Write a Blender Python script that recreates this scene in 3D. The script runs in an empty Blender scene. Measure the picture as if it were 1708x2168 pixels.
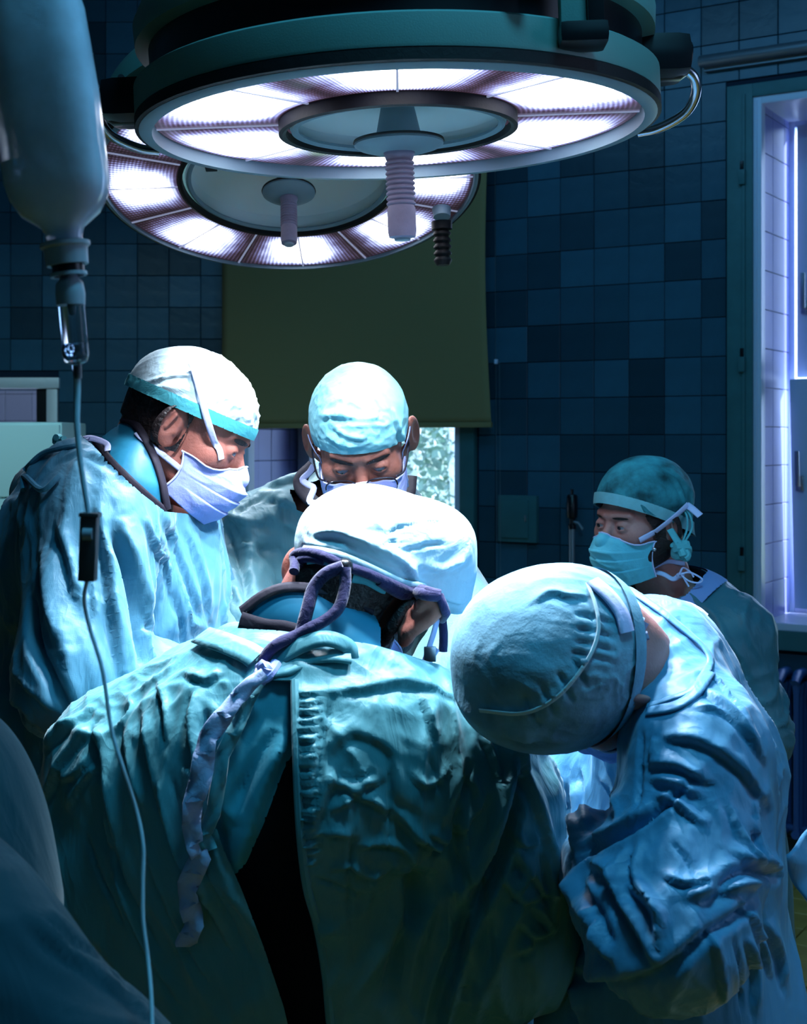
import bpy, bmesh, math, random
import numpy as np
from mathutils import Matrix, Vector, Euler

random.seed(7)
rng = np.random.default_rng(11)
SC = bpy.context.scene
COL = SC.collection

# ---------------------------------------------------------------- camera
F = 3000.0      # focal length in pixels of the 1708 px wide frame
HZ = 930.0      # row of the horizon
EYE = 1.62      # camera height in metres
cam_d = bpy.data.cameras.new('camera')
cam_d.sensor_fit = 'HORIZONTAL'; cam_d.sensor_width = 36.0
cam_d.lens = F / 1708 * 36.0
cam_d.shift_y = (HZ - 1084) / 1708
cam_d.clip_start = 0.05
cam_d.dof.use_dof = True; cam_d.dof.focus_distance = 2.15; cam_d.dof.aperture_fstop = 14
cam = bpy.data.objects.new('camera', cam_d)
cam.location = (0, 0, EYE); cam.rotation_euler = (math.pi / 2, 0, 0)
COL.objects.link(cam); SC.camera = cam

# ---------------------------------------------------------------- world, lights, exposure
w = bpy.data.worlds.new('sky'); SC.world = w; w.use_nodes = True
bg = w.node_tree.nodes['Background']
bg.inputs[0].default_value = (0.42, 0.62, 1.0, 1); bg.inputs[1].default_value = 6.0
sun_d = bpy.data.lights.new('sun', 'SUN'); sun_d.energy = 16; sun_d.angle = 0.01; sun_d.color = (0.86, 0.92, 1.0)
sun = bpy.data.objects.new('sun', sun_d); COL.objects.link(sun)
sun.rotation_euler = Vector((-0.80, -0.42, -0.62)).to_track_quat('-Z', 'Y').to_euler()
SC.view_settings.view_transform = 'Standard'; SC.view_settings.look = 'None'
SC.view_settings.exposure = 0.0; SC.view_settings.gamma = 1.0
SC.view_settings.use_curve_mapping = False
LAMP_W = 42.0         # watts of each bulb of the big lamp
LAMP_COL = (0.80, 0.88, 1.0)
FILL_W = 4.0
fill_d = bpy.data.lights.new('added_fill_light', 'AREA'); fill_d.energy = FILL_W; fill_d.color = (0.14, 0.62, 1.0)  # added soft fill from behind the camera, stands for no seen fitting
fill_d.shape = 'RECTANGLE'; fill_d.size = 1.6; fill_d.size_y = 1.0
fill = bpy.data.objects.new('added_fill_light', fill_d); COL.objects.link(fill)
fill.location = (1.0, -0.9, 3.5)
fill.rotation_euler = (Vector((0.1, 1.9, 1.1)) - fill.location).to_track_quat('-Z', 'Y').to_euler()
wall_fill_d = bpy.data.lights.new('added_fill_light', 'AREA'); wall_fill_d.energy = 15; wall_fill_d.color = (0.16, 0.55, 1.0)  # added to brighten the back wall tiles; no such tube is seen
wall_fill_d.shape = 'RECTANGLE'; wall_fill_d.size = 3.0; wall_fill_d.size_y = 0.3
tube = bpy.data.objects.new('added_fill_light', wall_fill_d); COL.objects.link(tube)
tube.location = (0.1, 3.9, 3.62); tube.rotation_euler = (Vector((0.4, 5.4, 1.4)) - tube.location).to_track_quat('-Z', 'Y').to_euler()
over_d = bpy.data.lights.new('added_overhead_fill', 'AREA'); over_d.energy = 31; over_d.color = (0.14, 0.66, 1.0)  # added overhead fill so the gown backs are lit from above
over_d.shape = 'RECTANGLE'; over_d.size = 0.55; over_d.size_y = 0.35
over = bpy.data.objects.new('added_overhead_fill', over_d); COL.objects.link(over)
over.location = (0.45, 1.05, 3.6); over.rotation_euler = (Vector((0.25, 1.72, 1.3)) - over.location).to_track_quat('-Z', 'Y').to_euler()
side_d = bpy.data.lights.new('added_side_fill', 'AREA'); side_d.energy = 13; side_d.color = (0.45, 0.62, 1.0)  # added fill for right-hand edges and the bottle; wall_right has no window
side_d.shape = 'RECTANGLE'; side_d.size = 1.1; side_d.size_y = 1.6
side = bpy.data.objects.new('added_side_fill', side_d); COL.objects.link(side)
side.location = (2.6, 1.2, 2.0); side.rotation_euler = (Vector((0.0, 1.7, 1.4)) - side.location).to_track_quat('-Z', 'Y').to_euler()
left_d = bpy.data.lights.new('added_left_fill', 'AREA'); left_d.energy = 3.5; left_d.color = (0.45, 0.85, 0.95)  # added to lift the pale cabinet at the left; its source is unseen
left_d.shape = 'RECTANGLE'; left_d.size = 0.8; left_d.size_y = 0.3; left_d.spread = math.radians(55)
left = bpy.data.objects.new('added_left_fill', left_d); COL.objects.link(left)
left.location = (-1.5, 2.9, 3.4); left.rotation_euler = (Vector((-1.6, 5.3, 1.5)) - left.location).to_track_quat('-Z', 'Y').to_euler()
try:
    SC.cycles.use_denoising = True
    SC.cycles.max_bounces = 6; SC.cycles.diffuse_bounces = 3; SC.cycles.glossy_bounces = 3
    SC.cycles.transmission_bounces = 6; SC.cycles.transparent_max_bounces = 8
    SC.cycles.sample_clamp_indirect = 4.0
    SC.cycles.caustics_reflective = False; SC.cycles.caustics_refractive = False
except Exception:
    pass

# ---------------------------------------------------------------- small helpers
def P(x, y, D):
    return np.array([(x - 854) / F * D, D, EYE + (HZ - y) / F * D])
def proj(V):
    V = np.asarray(V, float)
    return V[..., 0] / V[..., 1] * F + 854, HZ - (V[..., 2] - EYE) / V[..., 1] * F
def nrm(v):
    v = np.asarray(v, float); return v / np.linalg.norm(v)
def smooth_mesh(me):
    me.polygons.foreach_set('use_smooth', np.ones(len(me.polygons), bool)); me.update()
def mesh_np(name, V, faces):
    me = bpy.data.meshes.new(name)
    V = np.asarray(V, np.float32); faces = np.asarray(faces, np.int32)
    k = faces.shape[1]
    me.vertices.add(len(V)); me.vertices.foreach_set('co', V.ravel())
    me.loops.add(faces.size); me.loops.foreach_set('vertex_index', faces.ravel())
    me.polygons.add(len(faces))
    me.polygons.foreach_set('loop_start', np.arange(0, faces.size, k, dtype=np.int32))
    me.polygons.foreach_set('loop_total', np.full(len(faces), k, np.int32))
    me.update(calc_edges=True); me.validate()
    smooth_mesh(me)
    return me
def link(name, me, m=None, parent=None, **props):
    o = bpy.data.objects.new(name, me); COL.objects.link(o)
    if m is not None:
        if len(me.materials) == 0: me.materials.append(m)
    if parent is not None:
        o.parent = parent
        o.matrix_parent_inverse = parent.matrix_basis.inverted()
    for k, v in props.items(): o[k] = v
    return o
def thing(name, label, cat, loc=(0, 0, 0), rotz=0.0, group=None, kind=None):
    o = bpy.data.objects.new(name, None); COL.objects.link(o)
    o.location = loc; o.rotation_euler = (0, 0, rotz); o.empty_display_size = 0.05
    o['label'] = label; o['category'] = cat
    if group: o['group'] = group
    if kind: o['kind'] = kind
    return o
class MB:
    """collects shapes into one mesh"""
    def __init__(s): s.bm = bmesh.new()
    def box(s, x0, x1, y0, y1, z0, z1, bev=0.0, M=None):
        r = bmesh.ops.create_cube(s.bm, size=1.0)
        vs = r['verts']
        for v in vs:
            v.co = Vector(((x0 + x1) / 2 + v.co.x * (x1 - x0), (y0 + y1) / 2 + v.co.y * (y1 - y0), (z0 + z1) / 2 + v.co.z * (z1 - z0)))
        if bev > 0:
            es = list({e for v in vs for e in v.link_edges})
            rr = bmesh.ops.bevel(s.bm, geom=es, offset=bev, segments=2, profile=0.7, affect='EDGES')
            vs = list({v for f in rr['faces'] for v in f.verts} | {v for v in vs if v.is_valid})
        if M is not None:
            bmesh.ops.transform(s.bm, matrix=M, verts=vs)
        return s
    def lathe(s, prof, seg=64, M=None, close=False):
        rings = []
        for r, z in prof:
            if r < 1e-6: rings.append([s.bm.verts.new((0, 0, z))])
            else: rings.append([s.bm.verts.new((r * math.cos(2 * math.pi * i / seg), r * math.sin(2 * math.pi * i / seg), z)) for i in range(seg)])
        pairs = list(zip(rings, rings[1:]))
        if close: pairs.append((rings[-1], rings[0]))
        for a, b in pairs:
            for i in range(seg):
                j = (i + 1) % seg
                if len(a) == 1 and len(b) == 1: continue
                if len(a) == 1: s.bm.faces.new((a[0], b[j], b[i]))
                elif len(b) == 1: s.bm.faces.new((a[i], a[j], b[0]))
                else: s.bm.faces.new((a[i], a[j], b[j], b[i]))
        if M is not None:
            bmesh.ops.transform(s.bm, matrix=M, verts=[v for r in rings for v in r])
        return s
    def tube(s, pts, rad, seg=10, flat=1.0, cap=True):
        pts = [Vector(p) for p in pts]
        n = len(pts); rad = rad if hasattr(rad, '__len__') else [rad] * n
        rings = []; up = None
        for i, p in enumerate(pts):
            t = (pts[min(i + 1, n - 1)] - pts[max(i - 1, 0)])
            t = t.normalized() if t.length > 1e-9 else Vector((0, 0, 1))
            if up is None:
                up = Vector((0, 0, 1)) if abs(t.z) < 0.9 else Vector((1, 0, 0))
            a = (up - t * up.dot(t)).normalized(); b = t.cross(a); up = a
            rings.append([s.bm.verts.new(p + (a * math.cos(q) + b * math.sin(q) * flat) * rad[i]) for q in [2 * math.pi * k / seg for k in range(seg)]])
        for A, B in zip(rings, rings[1:]):
            for i in range(seg):
                j = (i + 1) % seg; s.bm.faces.new((A[i], A[j], B[j], B[i]))
        if cap:
            s.bm.faces.new(rings[0][::-1]); s.bm.faces.new(rings[-1])
        return s
    def mesh(s, name, smooth=True):
        bmesh.ops.recalc_face_normals(s.bm, faces=s.bm.faces)
        me = bpy.data.meshes.new(name); s.bm.to_mesh(me); s.bm.free()
        if smooth:
            me.polygons.foreach_set('use_smooth', np.ones(len(me.polygons), bool))
            try: me.set_sharp_from_angle(angle=math.radians(40))
            except Exception: pass
        return me
    def build(s, name, m, parent=None, smooth=True, mw=None, **props):
        o = link(name, s.mesh(name, smooth), m, parent, **props)
        if mw is not None: o.matrix_basis = mw if parent is None else o.matrix_basis
        return o
def spline(pts, n=8):
    """Catmull-Rom through points (any dimension)"""
    pts = np.asarray(pts, float)
    if len(pts) < 3:
        return np.array([pts[0] + (pts[-1] - pts[0]) * t for t in np.linspace(0, 1, n + 1)])
    Q = np.vstack([2 * pts[0] - pts[1], pts, 2 * pts[-1] - pts[-2]]); out = []
    for i in range(1, len(Q) - 2):
        p0, p1, p2, p3 = Q[i - 1], Q[i], Q[i + 1], Q[i + 2]
        for t in np.linspace(0, 1, n, endpoint=False):
            out.append(0.5 * ((2 * p1) + (-p0 + p2) * t + (2 * p0 - 5 * p1 + 4 * p2 - p3) * t * t + (-p0 + 3 * p1 - 3 * p2 + p3) * t ** 3))
    out.append(Q[-2]); return np.array(out)
def ribbon(pts, width, normals, name, m, parent, thick=0.0012, twist=None, **props):
    """flat strap along pts; width scalar or list; normals per point"""
    pts = np.asarray(pts, float); n = len(pts)
    W = np.full(n, width) if np.isscalar(width) else np.asarray(width, float)
    N = np.asarray(normals, float)
    if N.ndim == 1: N = np.tile(N, (n, 1))
    V = []; 
    for i in range(n):
        t = nrm(pts[min(i + 1, n - 1)] - pts[max(i - 1, 0)])
        nn = N[i] - t * np.dot(N[i], t); nn = nrm(nn) if np.linalg.norm(nn) > 1e-6 else np.array([0, 0, 1.0])
        b = np.cross(t, nn)
        if twist is not None:
            a = twist[i] if hasattr(twist, '__len__') else twist
            nn, b = nn * math.cos(a) + b * math.sin(a), b * math.cos(a) - nn * math.sin(a)
        for s1, s2 in ((-1, 1), (-0.33, 1.25), (0.33, 1.25), (1, 1), (1, -1), (-1, -1)):
            V.append(pts[i] + b * W[i] / 2 * s1 + nn * thick / 2 * s2)
    Fc = []
    for i in range(n - 1):
        for k in range(6):
            a = i * 6 + k; b_ = i * 6 + (k + 1) % 6
            Fc.append((a, b_, b_ + 6, a + 6))
    me = mesh_np(name, V, Fc)
    return link(name, me, m, parent, **props)

# ---------------------------------------------------------------- materials
def mat(name, col, rough=0.5, metal=0.0, bump=None, var=0.0, varscale=6.0, spec=0.5, trans=0.0, ior=1.45,
        emit=None, estr=0.0, sss=0.0, sheen=0.0, weave=0.0, alpha=1.0, rand=0.0, wr=None, zs=1.0):
    m = bpy.data.materials.new(name); m.use_nodes = True
    nt = m.node_tree; b = nt.nodes['Principled BSDF']
    b.inputs['Base Color'].default_value = (*col, 1); b.inputs['Roughness'].default_value = rough
    b.inputs['Metallic'].default_value = metal; b.inputs['Specular IOR Level'].default_value = spec
    b.inputs['Transmission Weight'].default_value = trans; b.inputs['IOR'].default_value = ior
    b.inputs['Alpha'].default_value = alpha
    if emit: b.inputs['Emission Color'].default_value = (*emit, 1); b.inputs['Emission Strength'].default_value = estr
    if sss: 
        b.inputs['Subsurface Weight'].default_value = sss; b.inputs['Subsurface Radius'].default_value = (0.012, 0.004, 0.002)
        b.inputs['Subsurface Scale'].default_value = 1.0
    if sheen: b.inputs['Sheen Weight'].default_value = sheen
    tc = nt.nodes.new('ShaderNodeTexCoord')
    vec = tc.outputs['Object']
    if zs != 1.0:
        mp = nt.nodes.new('ShaderNodeMapping'); mp.inputs['Scale'].default_value = (1, 1, zs); nt.links.new(vec, mp.inputs[0]); vec = mp.outputs[0]
    def N(scale, detail=4, dist=0.0, rough_=0.55):
        n = nt.nodes.new('ShaderNodeTexNoise'); n.inputs['Scale'].default_value = scale; n.inputs['Detail'].default_value = detail
        n.inputs['Distortion'].default_value = dist; n.inputs['Roughness'].default_value = rough_
        nt.links.new(vec, n.inputs['Vector']); return n
    src = None
    if var or rand:
        hsv = nt.nodes.new('ShaderNodeHueSaturation'); hsv.inputs['Color'].default_value = (*col, 1)
        val = None
        if var:
            n = N(varscale, 5)
            mr = nt.nodes.new('ShaderNodeMapRange'); mr.inputs[1].default_value = 0.3; mr.inputs[2].default_value = 0.7
            mr.inputs[3].default_value = 1 - var; mr.inputs[4].default_value = 1 + var
            nt.links.new(n.outputs['Fac'], mr.inputs[0]); val = mr.outputs[0]
        if rand:
            oi = nt.nodes.new('ShaderNodeObjectInfo'); mr = nt.nodes.new('ShaderNodeMapRange')
            mr.inputs[3].default_value = 1 - rand; mr.inputs[4].default_value = 1 + rand
            nt.links.new(oi.outputs['Random'], mr.inputs[0])
            if val is not None:
                mm = nt.nodes.new('ShaderNodeMath'); mm.operation = 'MULTIPLY'
                nt.links.new(val, mm.inputs[0]); nt.links.new(mr.outputs[0], mm.inputs[1]); val = mm.outputs[0]
            else: val = mr.outputs[0]
        nt.links.new(val, hsv.inputs['Value']); nt.links.new(hsv.outputs[0], b.inputs['Base Color'])
    h = None
    def addh(sock, k):
        nonlocal h
        mm = nt.nodes.new('ShaderNodeMath'); mm.operation = 'MULTIPLY'; mm.inputs[1].default_value = k
        nt.links.new(sock, mm.inputs[0])
        if h is None: h = mm.outputs[0]
        else:
            ad = nt.nodes.new('ShaderNodeMath'); ad.operation = 'ADD'
            nt.links.new(h, ad.inputs[0]); nt.links.new(mm.outputs[0], ad.inputs[1]); h = ad.outputs[0]
    if bump:
        for sc_, k in bump: addh(N(sc_, 4, 0.4).outputs['Fac'], k)
    if wr:      # sharp wrinkles: |noise-0.5|
        for sc_, k in wr:
            n = N(sc_, 3, 0.9)
            a = nt.nodes.new('ShaderNodeMath'); a.operation = 'SUBTRACT'; a.inputs[1].default_value = 0.5
            nt.links.new(n.outputs['Fac'], a.inputs[0])
            c = nt.nodes.new('ShaderNodeMath'); c.operation = 'ABSOLUTE'; nt.links.new(a.outputs[0], c.inputs[0])
            addh(c.outputs[0], -k)
    if weave:
        for d in ('X', 'Z'):
            wv = nt.nodes.new('ShaderNodeTexWave'); wv.bands_direction = d; wv.inputs['Scale'].default_value = 260
            wv.inputs['Distortion'].default_value = 0.6
            nt.links.new(tc.outputs['Object'], wv.inputs['Vector']); addh(wv.outputs['Fac'], weave)
    if h is not None:
        bp = nt.nodes.new('ShaderNodeBump'); bp.inputs['Strength'].default_value = 1.0; bp.inputs['Distance'].default_value = 1.0
        nt.links.new(h, bp.inputs['Height']); nt.links.new(bp.outputs[0], b.inputs['Normal'])
    return m

def cloth(name, col, k=1.0, rough=0.50, spec=0.5):
    return mat(name, col, rough, spec=spec, sheen=0.15, var=0.06, varscale=3.0, weave=0.00003,
               bump=[(90, 0.0006 * k)], wr=[(7, 0.012 * k), (17, 0.0045 * k)], zs=.4)
M = {}
M['gown_blue'] = cloth('teal_blue_gown_cotton', (0.06, 0.22, 0.33))
M['gown_green'] = cloth('sea_green_gown_cotton', (0.06, 0.26, 0.31))
M['gown_teal'] = cloth('deep_teal_gown', (0.015, 0.12, 0.17))
M['gown_cyan'] = cloth('blue_gown_cotton', (0.075, 0.29, 0.50))
M['gown_paper'] = cloth('pale_green_disposable_gown', (0.055, 0.16, 0.19), 1.0, 0.5, 0.5)
M['gown_lilac'] = mat('lilac_knit_cuff', (0.16, 0.28, 0.58), 0.8, bump=[(80, .001)])
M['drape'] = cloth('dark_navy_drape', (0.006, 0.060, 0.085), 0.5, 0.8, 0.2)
M['scrub'] = cloth('scrub_shirt', (0.03, 0.30, 0.40), 0.4, 0.7)
M['apron'] = mat('black_apron', (0.004, 0.005, 0.008), 0.75, spec=0.1, bump=[(20, .003)])
M['cap_pale'] = mat('pale_cap_paper', (0.55, 0.76, 0.84), 0.75, spec=0.25, bump=[(160, .0004)], wr=[(18, .004)], var=0.08, varscale=14)
M['cap_green'] = mat('green_cap_paper', (0.20, 0.52, 0.60), 0.75, spec=0.25, bump=[(160, .0004)], wr=[(9, .003)], var=0.22, varscale=16)
M['cap_blue'] = mat('blue_cloth_cap', (0.20, 0.42, 0.55), 0.9, spec=0.2, bump=[(240, .0006)], wr=[(10, .003)], var=0.3, varscale=22)
M['cap_dark'] = mat('dark_teal_cap', (0.03, 0.22, 0.27), 0.75, spec=0.25, bump=[(60, .002)], wr=[(14, .004)], var=0.75, varscale=20)
M['band_teal'] = mat('teal_band', (0.08, 0.48, 0.56), 0.75, bump=[(60, .001)], wr=[(30, .002)])
M['mask_lilac'] = mat('lilac_mask_fabric', (0.34, 0.42, 0.86), 0.8, spec=0.2, bump=[(300, .0004), (30, .002)], var=0.08, varscale=30, sheen=0.1)
M['mask_cyan'] = mat('cyan_mask_fabric', (0.12, 0.55, 0.70), 0.8, spec=0.2, bump=[(300, .0004), (30, .002)], var=0.06, varscale=30)
M['tie'] = mat('white_tie', (0.55, 0.62, 0.95), 0.75, bump=[(200, .0006)])
M['strap'] = mat('pale_lilac_strap', (0.30, 0.40, 0.62), 0.6, bump=[(60, .002)])
M['tie_teal'] = mat('teal_tie_cloth', (0.10, 0.45, 0.52), 0.75, bump=[(60, .002)])
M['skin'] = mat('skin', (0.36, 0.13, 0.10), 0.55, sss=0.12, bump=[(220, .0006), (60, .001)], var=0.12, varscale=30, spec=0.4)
M['skin_dark'] = mat('skin_tan', (0.26, 0.10, 0.075), 0.55, sss=0.10, bump=[(220, .0006), (60, .001)], var=0.12, varscale=30, spec=0.4)  # deeper tan skin tone, same over the whole body
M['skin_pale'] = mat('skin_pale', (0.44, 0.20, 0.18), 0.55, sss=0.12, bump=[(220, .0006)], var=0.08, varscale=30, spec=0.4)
M['hair'] = mat('dark_hair', (0.012, 0.008, 0.009), 0.5, bump=[(120, .004)], spec=0.4)
M['eye'] = mat('eye_white', (0.22, 0.22, 0.26), 0.12, spec=0.8)
M['iris'] = mat('iris', (0.012, 0.012, 0.02), 0.1, spec=0.9)
M['cord'] = mat('dark_violet_cord', (0.010, 0.010, 0.07), 0.85, bump=[(90, .003)], sheen=0.2)
M['collar'] = mat('blue_neck_shield', (0.012, 0.19, 0.32), 0.5, spec=0.5, bump=[(8, .004)])
M['binding'] = mat('dark_binding', (0.008, 0.006, 0.018), 0.8, bump=[(60, .001)])
M['glove'] = mat('pale_glove', (0.55, 0.62, 0.62), 0.45)
M['black'] = mat('black_plastic', (0.003, 0.004, 0.007), 0.32, spec=0.6)
M['blackrub'] = mat('black_rubber', (0.004, 0.004, 0.006), 0.6, spec=0.4, bump=[(90, .0006)])
M['lampgreen'] = mat('grey_green_lamp_enamel', (0.12, 0.28, 0.27), 0.42, spec=0.5, bump=[(500, .0002)], var=0.05)
M['lampgrey'] = mat('pale_grey_lamp_enamel', (0.20, 0.30, 0.36), 0.5, bump=[(500, .0002)])
M['lampbowl'] = mat('pale_teal_lamp_bowl', (0.82, 0.95, 0.97), 0.35, spec=0.5)
M['grip'] = mat('grey_violet_grip', (0.26, 0.23, 0.34), 0.6, bump=[(120, .0006)], var=0.15, varscale=30)
M['steel'] = mat('steel', (0.55, 0.58, 0.66), 0.25, metal=1.0)
M['dullmetal'] = mat('dull_metal', (0.30, 0.36, 0.42), 0.45, metal=0.8)
M['trim'] = mat('green_window_paint', (0.04, 0.15, 0.17), 0.45, spec=0.5, bump=[(40, .001)], var=0.10, varscale=12)
M['whitepaint'] = mat('white_window_paint', (0.62, 0.68, 0.88), 0.35, bump=[(60, .0005)])
M['tile'] = mat('blue_wall_tile', (0.022, 0.080, 0.125), 0.30, spec=0.55, bump=[(11, .002), (300, .0002)], var=0.10, varscale=9, rand=0.45)
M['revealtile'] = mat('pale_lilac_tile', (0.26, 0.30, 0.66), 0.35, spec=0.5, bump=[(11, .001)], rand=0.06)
M['grout'] = mat('dark_grout', (0.006, 0.020, 0.042), 0.9)
M['plaster'] = mat('dim_plaster', (0.10, 0.20, 0.28), 0.9)
M['floortile'] = mat('ochre_floor_tile', (0.42, 0.29, 0.07), 0.4, bump=[(40, .001)], var=0.15, varscale=10, rand=0.18)
M['blind'] = mat('olive_roller_blind', (0.25, 0.21, 0.10), 0.85, spec=0.2, bump=[(260, .0003)], weave=0.00003)
M['radiator'] = mat('blue_grey_radiator', (0.03, 0.10, 0.30), 0.35, spec=0.6, bump=[(60, .0008)])
M['panel'] = mat('pale_green_enamel', (0.60, 0.78, 0.74), 0.5, bump=[(300, .0002)])
M['clear'] = mat('clear_plastic', (0.62, 0.80, 0.92), 0.08, trans=0.92, ior=1.25, spec=0.6)
M['bottle'] = mat('milky_plastic', (0.62, 0.76, 0.95), 0.20, trans=0.22, ior=1.2, spec=0.7, bump=[(10, .002)], var=0.25, varscale=12)
M['fluid'] = mat('clear_fluid', (0.35, 0.55, 0.80), 0.05, trans=0.8, ior=1.33)
M['greycap'] = mat('grey_white_cap', (0.30, 0.38, 0.46), 0.5)
M['clampgrey'] = mat('dark_grey_clamp', (0.045, 0.060, 0.075), 0.6)
M['tubing'] = mat('tubing', (0.40, 0.62, 0.74), 0.15, trans=0.05, ior=1.2, spec=0.7)
M['glass'] = mat('glass', (0.95, 0.97, 1.0), 0.02, trans=1.0, ior=1.05, spec=0.5)
M['specs'] = mat('spectacle_frame', (0.02, 0.02, 0.03), 0.2, metal=0.6)
M['lenses'] = mat('spectacle_lens', (0.95, 0.97, 1.0), 0.02, trans=1.0, ior=1.12, spec=0.8)
M['bark'] = mat('birch_bark', (0.9, 0.9, 0.9), 0.8, bump=[(20, .01)], var=0.2, varscale=7)
M['leaf'] = mat('birch_leaf', (0.13, 0.22, 0.17), 0.6, var=0.35, varscale=4)
M['grass'] = mat('grass', (0.20, 0.30, 0.12), 0.9, var=0.2)
M['yellowgreen'] = mat('yellow_green_pad', (0.16, 0.36, 0.12), 0.5)

# ---------------------------------------------------------------- implicit surfaces (numpy)
_perm = rng.permutation(256); _perm = np.concatenate([_perm, _perm, _perm])
_g = rng.normal(size=(256, 3)); _g /= np.linalg.norm(_g, axis=1)[:, None]
def perlin(p):
    p = np.asarray(p); i = np.floor(p).astype(np.int64); f = p - i
    u = f * f * f * (f * (f * 6 - 15) + 10); i &= 255
    r = 0
    for dx in (0, 1):
        for dy in (0, 1):
            for dz in (0, 1):
                h = _perm[_perm[_perm[(i[:, 0] + dx) & 255] + ((i[:, 1] + dy) & 255)] + ((i[:, 2] + dz) & 255)]
                g = _g[h]
                d = g[:, 0] * (f[:, 0] - dx) + g[:, 1] * (f[:, 1] - dy) + g[:, 2] * (f[:, 2] - dz)
                w_ = (u[:, 0] if dx else 1 - u[:, 0]) * (u[:, 1] if dy else 1 - u[:, 1]) * (u[:, 2] if dz else 1 - u[:, 2])
                r = r + d * w_
    return r * 1.5
def smin(a, b, k):
    if k <= 0: return np.minimum(a, b)
    h = np.maximum(k - np.abs(a - b), 0) / k
    return np.minimum(a, b) - h * h * (k * .25)
def vlen(x): return np.sqrt(np.einsum('ij,ij->i', x, x))
class Sdf:
    def __init__(s): s.p = []
    def cone(s, a, b, ra, rb, k=0.03, sq=None, op='u'):
        s.p.append(('c', np.asarray(a, float), np.asarray(b, float), ra, rb, k, sq, op)); return s
    def ell(s, c, r, R=None, k=0.03, op='u'):
        s.p.append(('e', np.asarray(c, float), np.asarray(r, float), None if R is None else np.asarray(R, float), None, k, None, op)); return s
    def plane(s, pt, n, k=0.0):     # keeps the side the normal points away from
        s.p.append(('p', np.asarray(pt, float), nrm(n), None, None, k, None, 'i')); return s
    def __call__(s, q):
        d = None
        for (t, a, b, ra, rb, k, sq, op) in s.p:
            if t == 'c':
                x = q - a; v = b - a
                if sq is not None:
                    ax = nrm(sq[0]); f = sq[1] - 1
                    x = x + np.outer(x @ ax, ax) * f; v = v + ax * (v @ ax) * f
                h = np.clip((x @ v) / max(v @ v, 1e-9), 0, 1)
                e = vlen(x - h[:, None] * v) - (ra + (rb - ra) * h)
                if sq is not None and sq[1] > 1: e = e / (1 + 0.5 * (sq[1] - 1))
            elif t == 'e':
                x = q - a
                if ra is not None: x = x @ ra      # columns of R are the axes
                k0 = vlen(x / b) + 1e-9; k1 = vlen(x / b ** 2) + 1e-9
                e = k0 * (k0 - 1) / k1
            else:
                e = (q - a) @ b
            if d is None: d = e
            elif op == 'u': d = smin(d, e, k)
            elif op == 's': d = -smin(-d, e, k)
            else: d = -smin(-d, -e, k)
        return d
def inflate(f, r): return lambda q: f(q) - r
def both(*fs): return lambda q: np.minimum.reduce([f(q) for f in fs])
def grad(f, v, e=0.002):
    g = np.zeros_like(v)
    for s in ((1, -1, -1), (-1, -1, 1), (-1, 1, -1), (1, 1, 1)):
        s = np.array(s, float); g += s * f(v + s * e)[:, None]
    return g / (4 * e)
def nets(f, lo, hi, h):
    lo = np.asarray(lo, float); hi = np.asarray(hi, float); B = 8
    n = np.ceil((hi - lo) / (h * B)).astype(int)
    I = np.stack(np.meshgrid(*[np.arange(k) for k in n], indexing='ij'), -1).reshape(-1, 3)
    d = f(lo + (I + 0.5) * h * B)
    I = I[np.abs(d) < h * B * 1.35]
    S = np.array([1, 4096, 4096 * 4096], np.int64)
    off = np.stack(np.meshgrid(*[np.arange(B + 1)] * 3, indexing='ij'), -1).reshape(-1, 3)
    keys = np.unique((((I * B)[:, None, :] + off[None]).reshape(-1, 3) @ S))
    def unkey(k): return np.stack([k % 4096, (k // 4096) % 4096, k // (4096 * 4096)], 1)
    vals = f(lo + unkey(keys) * h)
    offc = np.stack(np.meshgrid(*[np.arange(B)] * 3, indexing='ij'), -1).reshape(-1, 3)
    ck = np.unique((((I * B)[:, None, :] + offc[None]).reshape(-1, 3) @ S))
    cor = [(a, b, c) for a in (0, 1) for b in (0, 1) for c in (0, 1)]
    cv = np.stack([vals[np.searchsorted(keys, ck + np.dot(c, S))] for c in cor], 1)
    sg = cv < 0; act = sg.any(1) & ~sg.all(1)
    ck = ck[act]; cv = cv[act]; sg = sg[act]
    acc = np.zeros((len(ck), 3)); cnt = np.zeros(len(ck))
    for i, a in enumerate(cor):
        for j, b in enumerate(cor):
            if j > i and sum(abs(x - y) for x, y in zip(a, b)) == 1:
                m = sg[:, i] != sg[:, j]
                t = cv[m, i] / (cv[m, i] - cv[m, j])
                acc[m] += np.array(a) + t[:, None] * (np.array(b) - np.array(a)); cnt[m] += 1
    V = lo + (unkey(ck) + acc / cnt[:, None]) * h
    faces = []
    for ax in range(3):
        nb = np.searchsorted(keys, keys + S[ax]); nb = np.minimum(nb, len(keys) - 1)
        ok = keys[nb] == keys + S[ax]
        a = vals < 0; b = vals[nb] < 0
        m = ok & (a != b); k = keys[m]; fl = a[m]
        b1, b2 = [S[(ax + 1) % 3], S[(ax + 2) % 3]]
        q = np.stack([k - b1 - b2, k - b2, k, k - b1], 1)
        idx = np.minimum(np.searchsorted(ck, q), len(ck) - 1)
        good = (ck[idx] == q).all(1); idx = idx[good]; fl = fl[good]
        idx[~fl] = idx[~fl][:, ::-1]
        faces.append(idx)
    Fc = np.concatenate(faces)
    g = grad(f, V, h * 0.5); dv = f(V); gn = (g ** 2).sum(1) + 1e-6
    V = V - np.clip(dv / gn, -h, h)[:, None] * g
    return V, Fc, g / np.sqrt(gn)[:, None]
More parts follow.
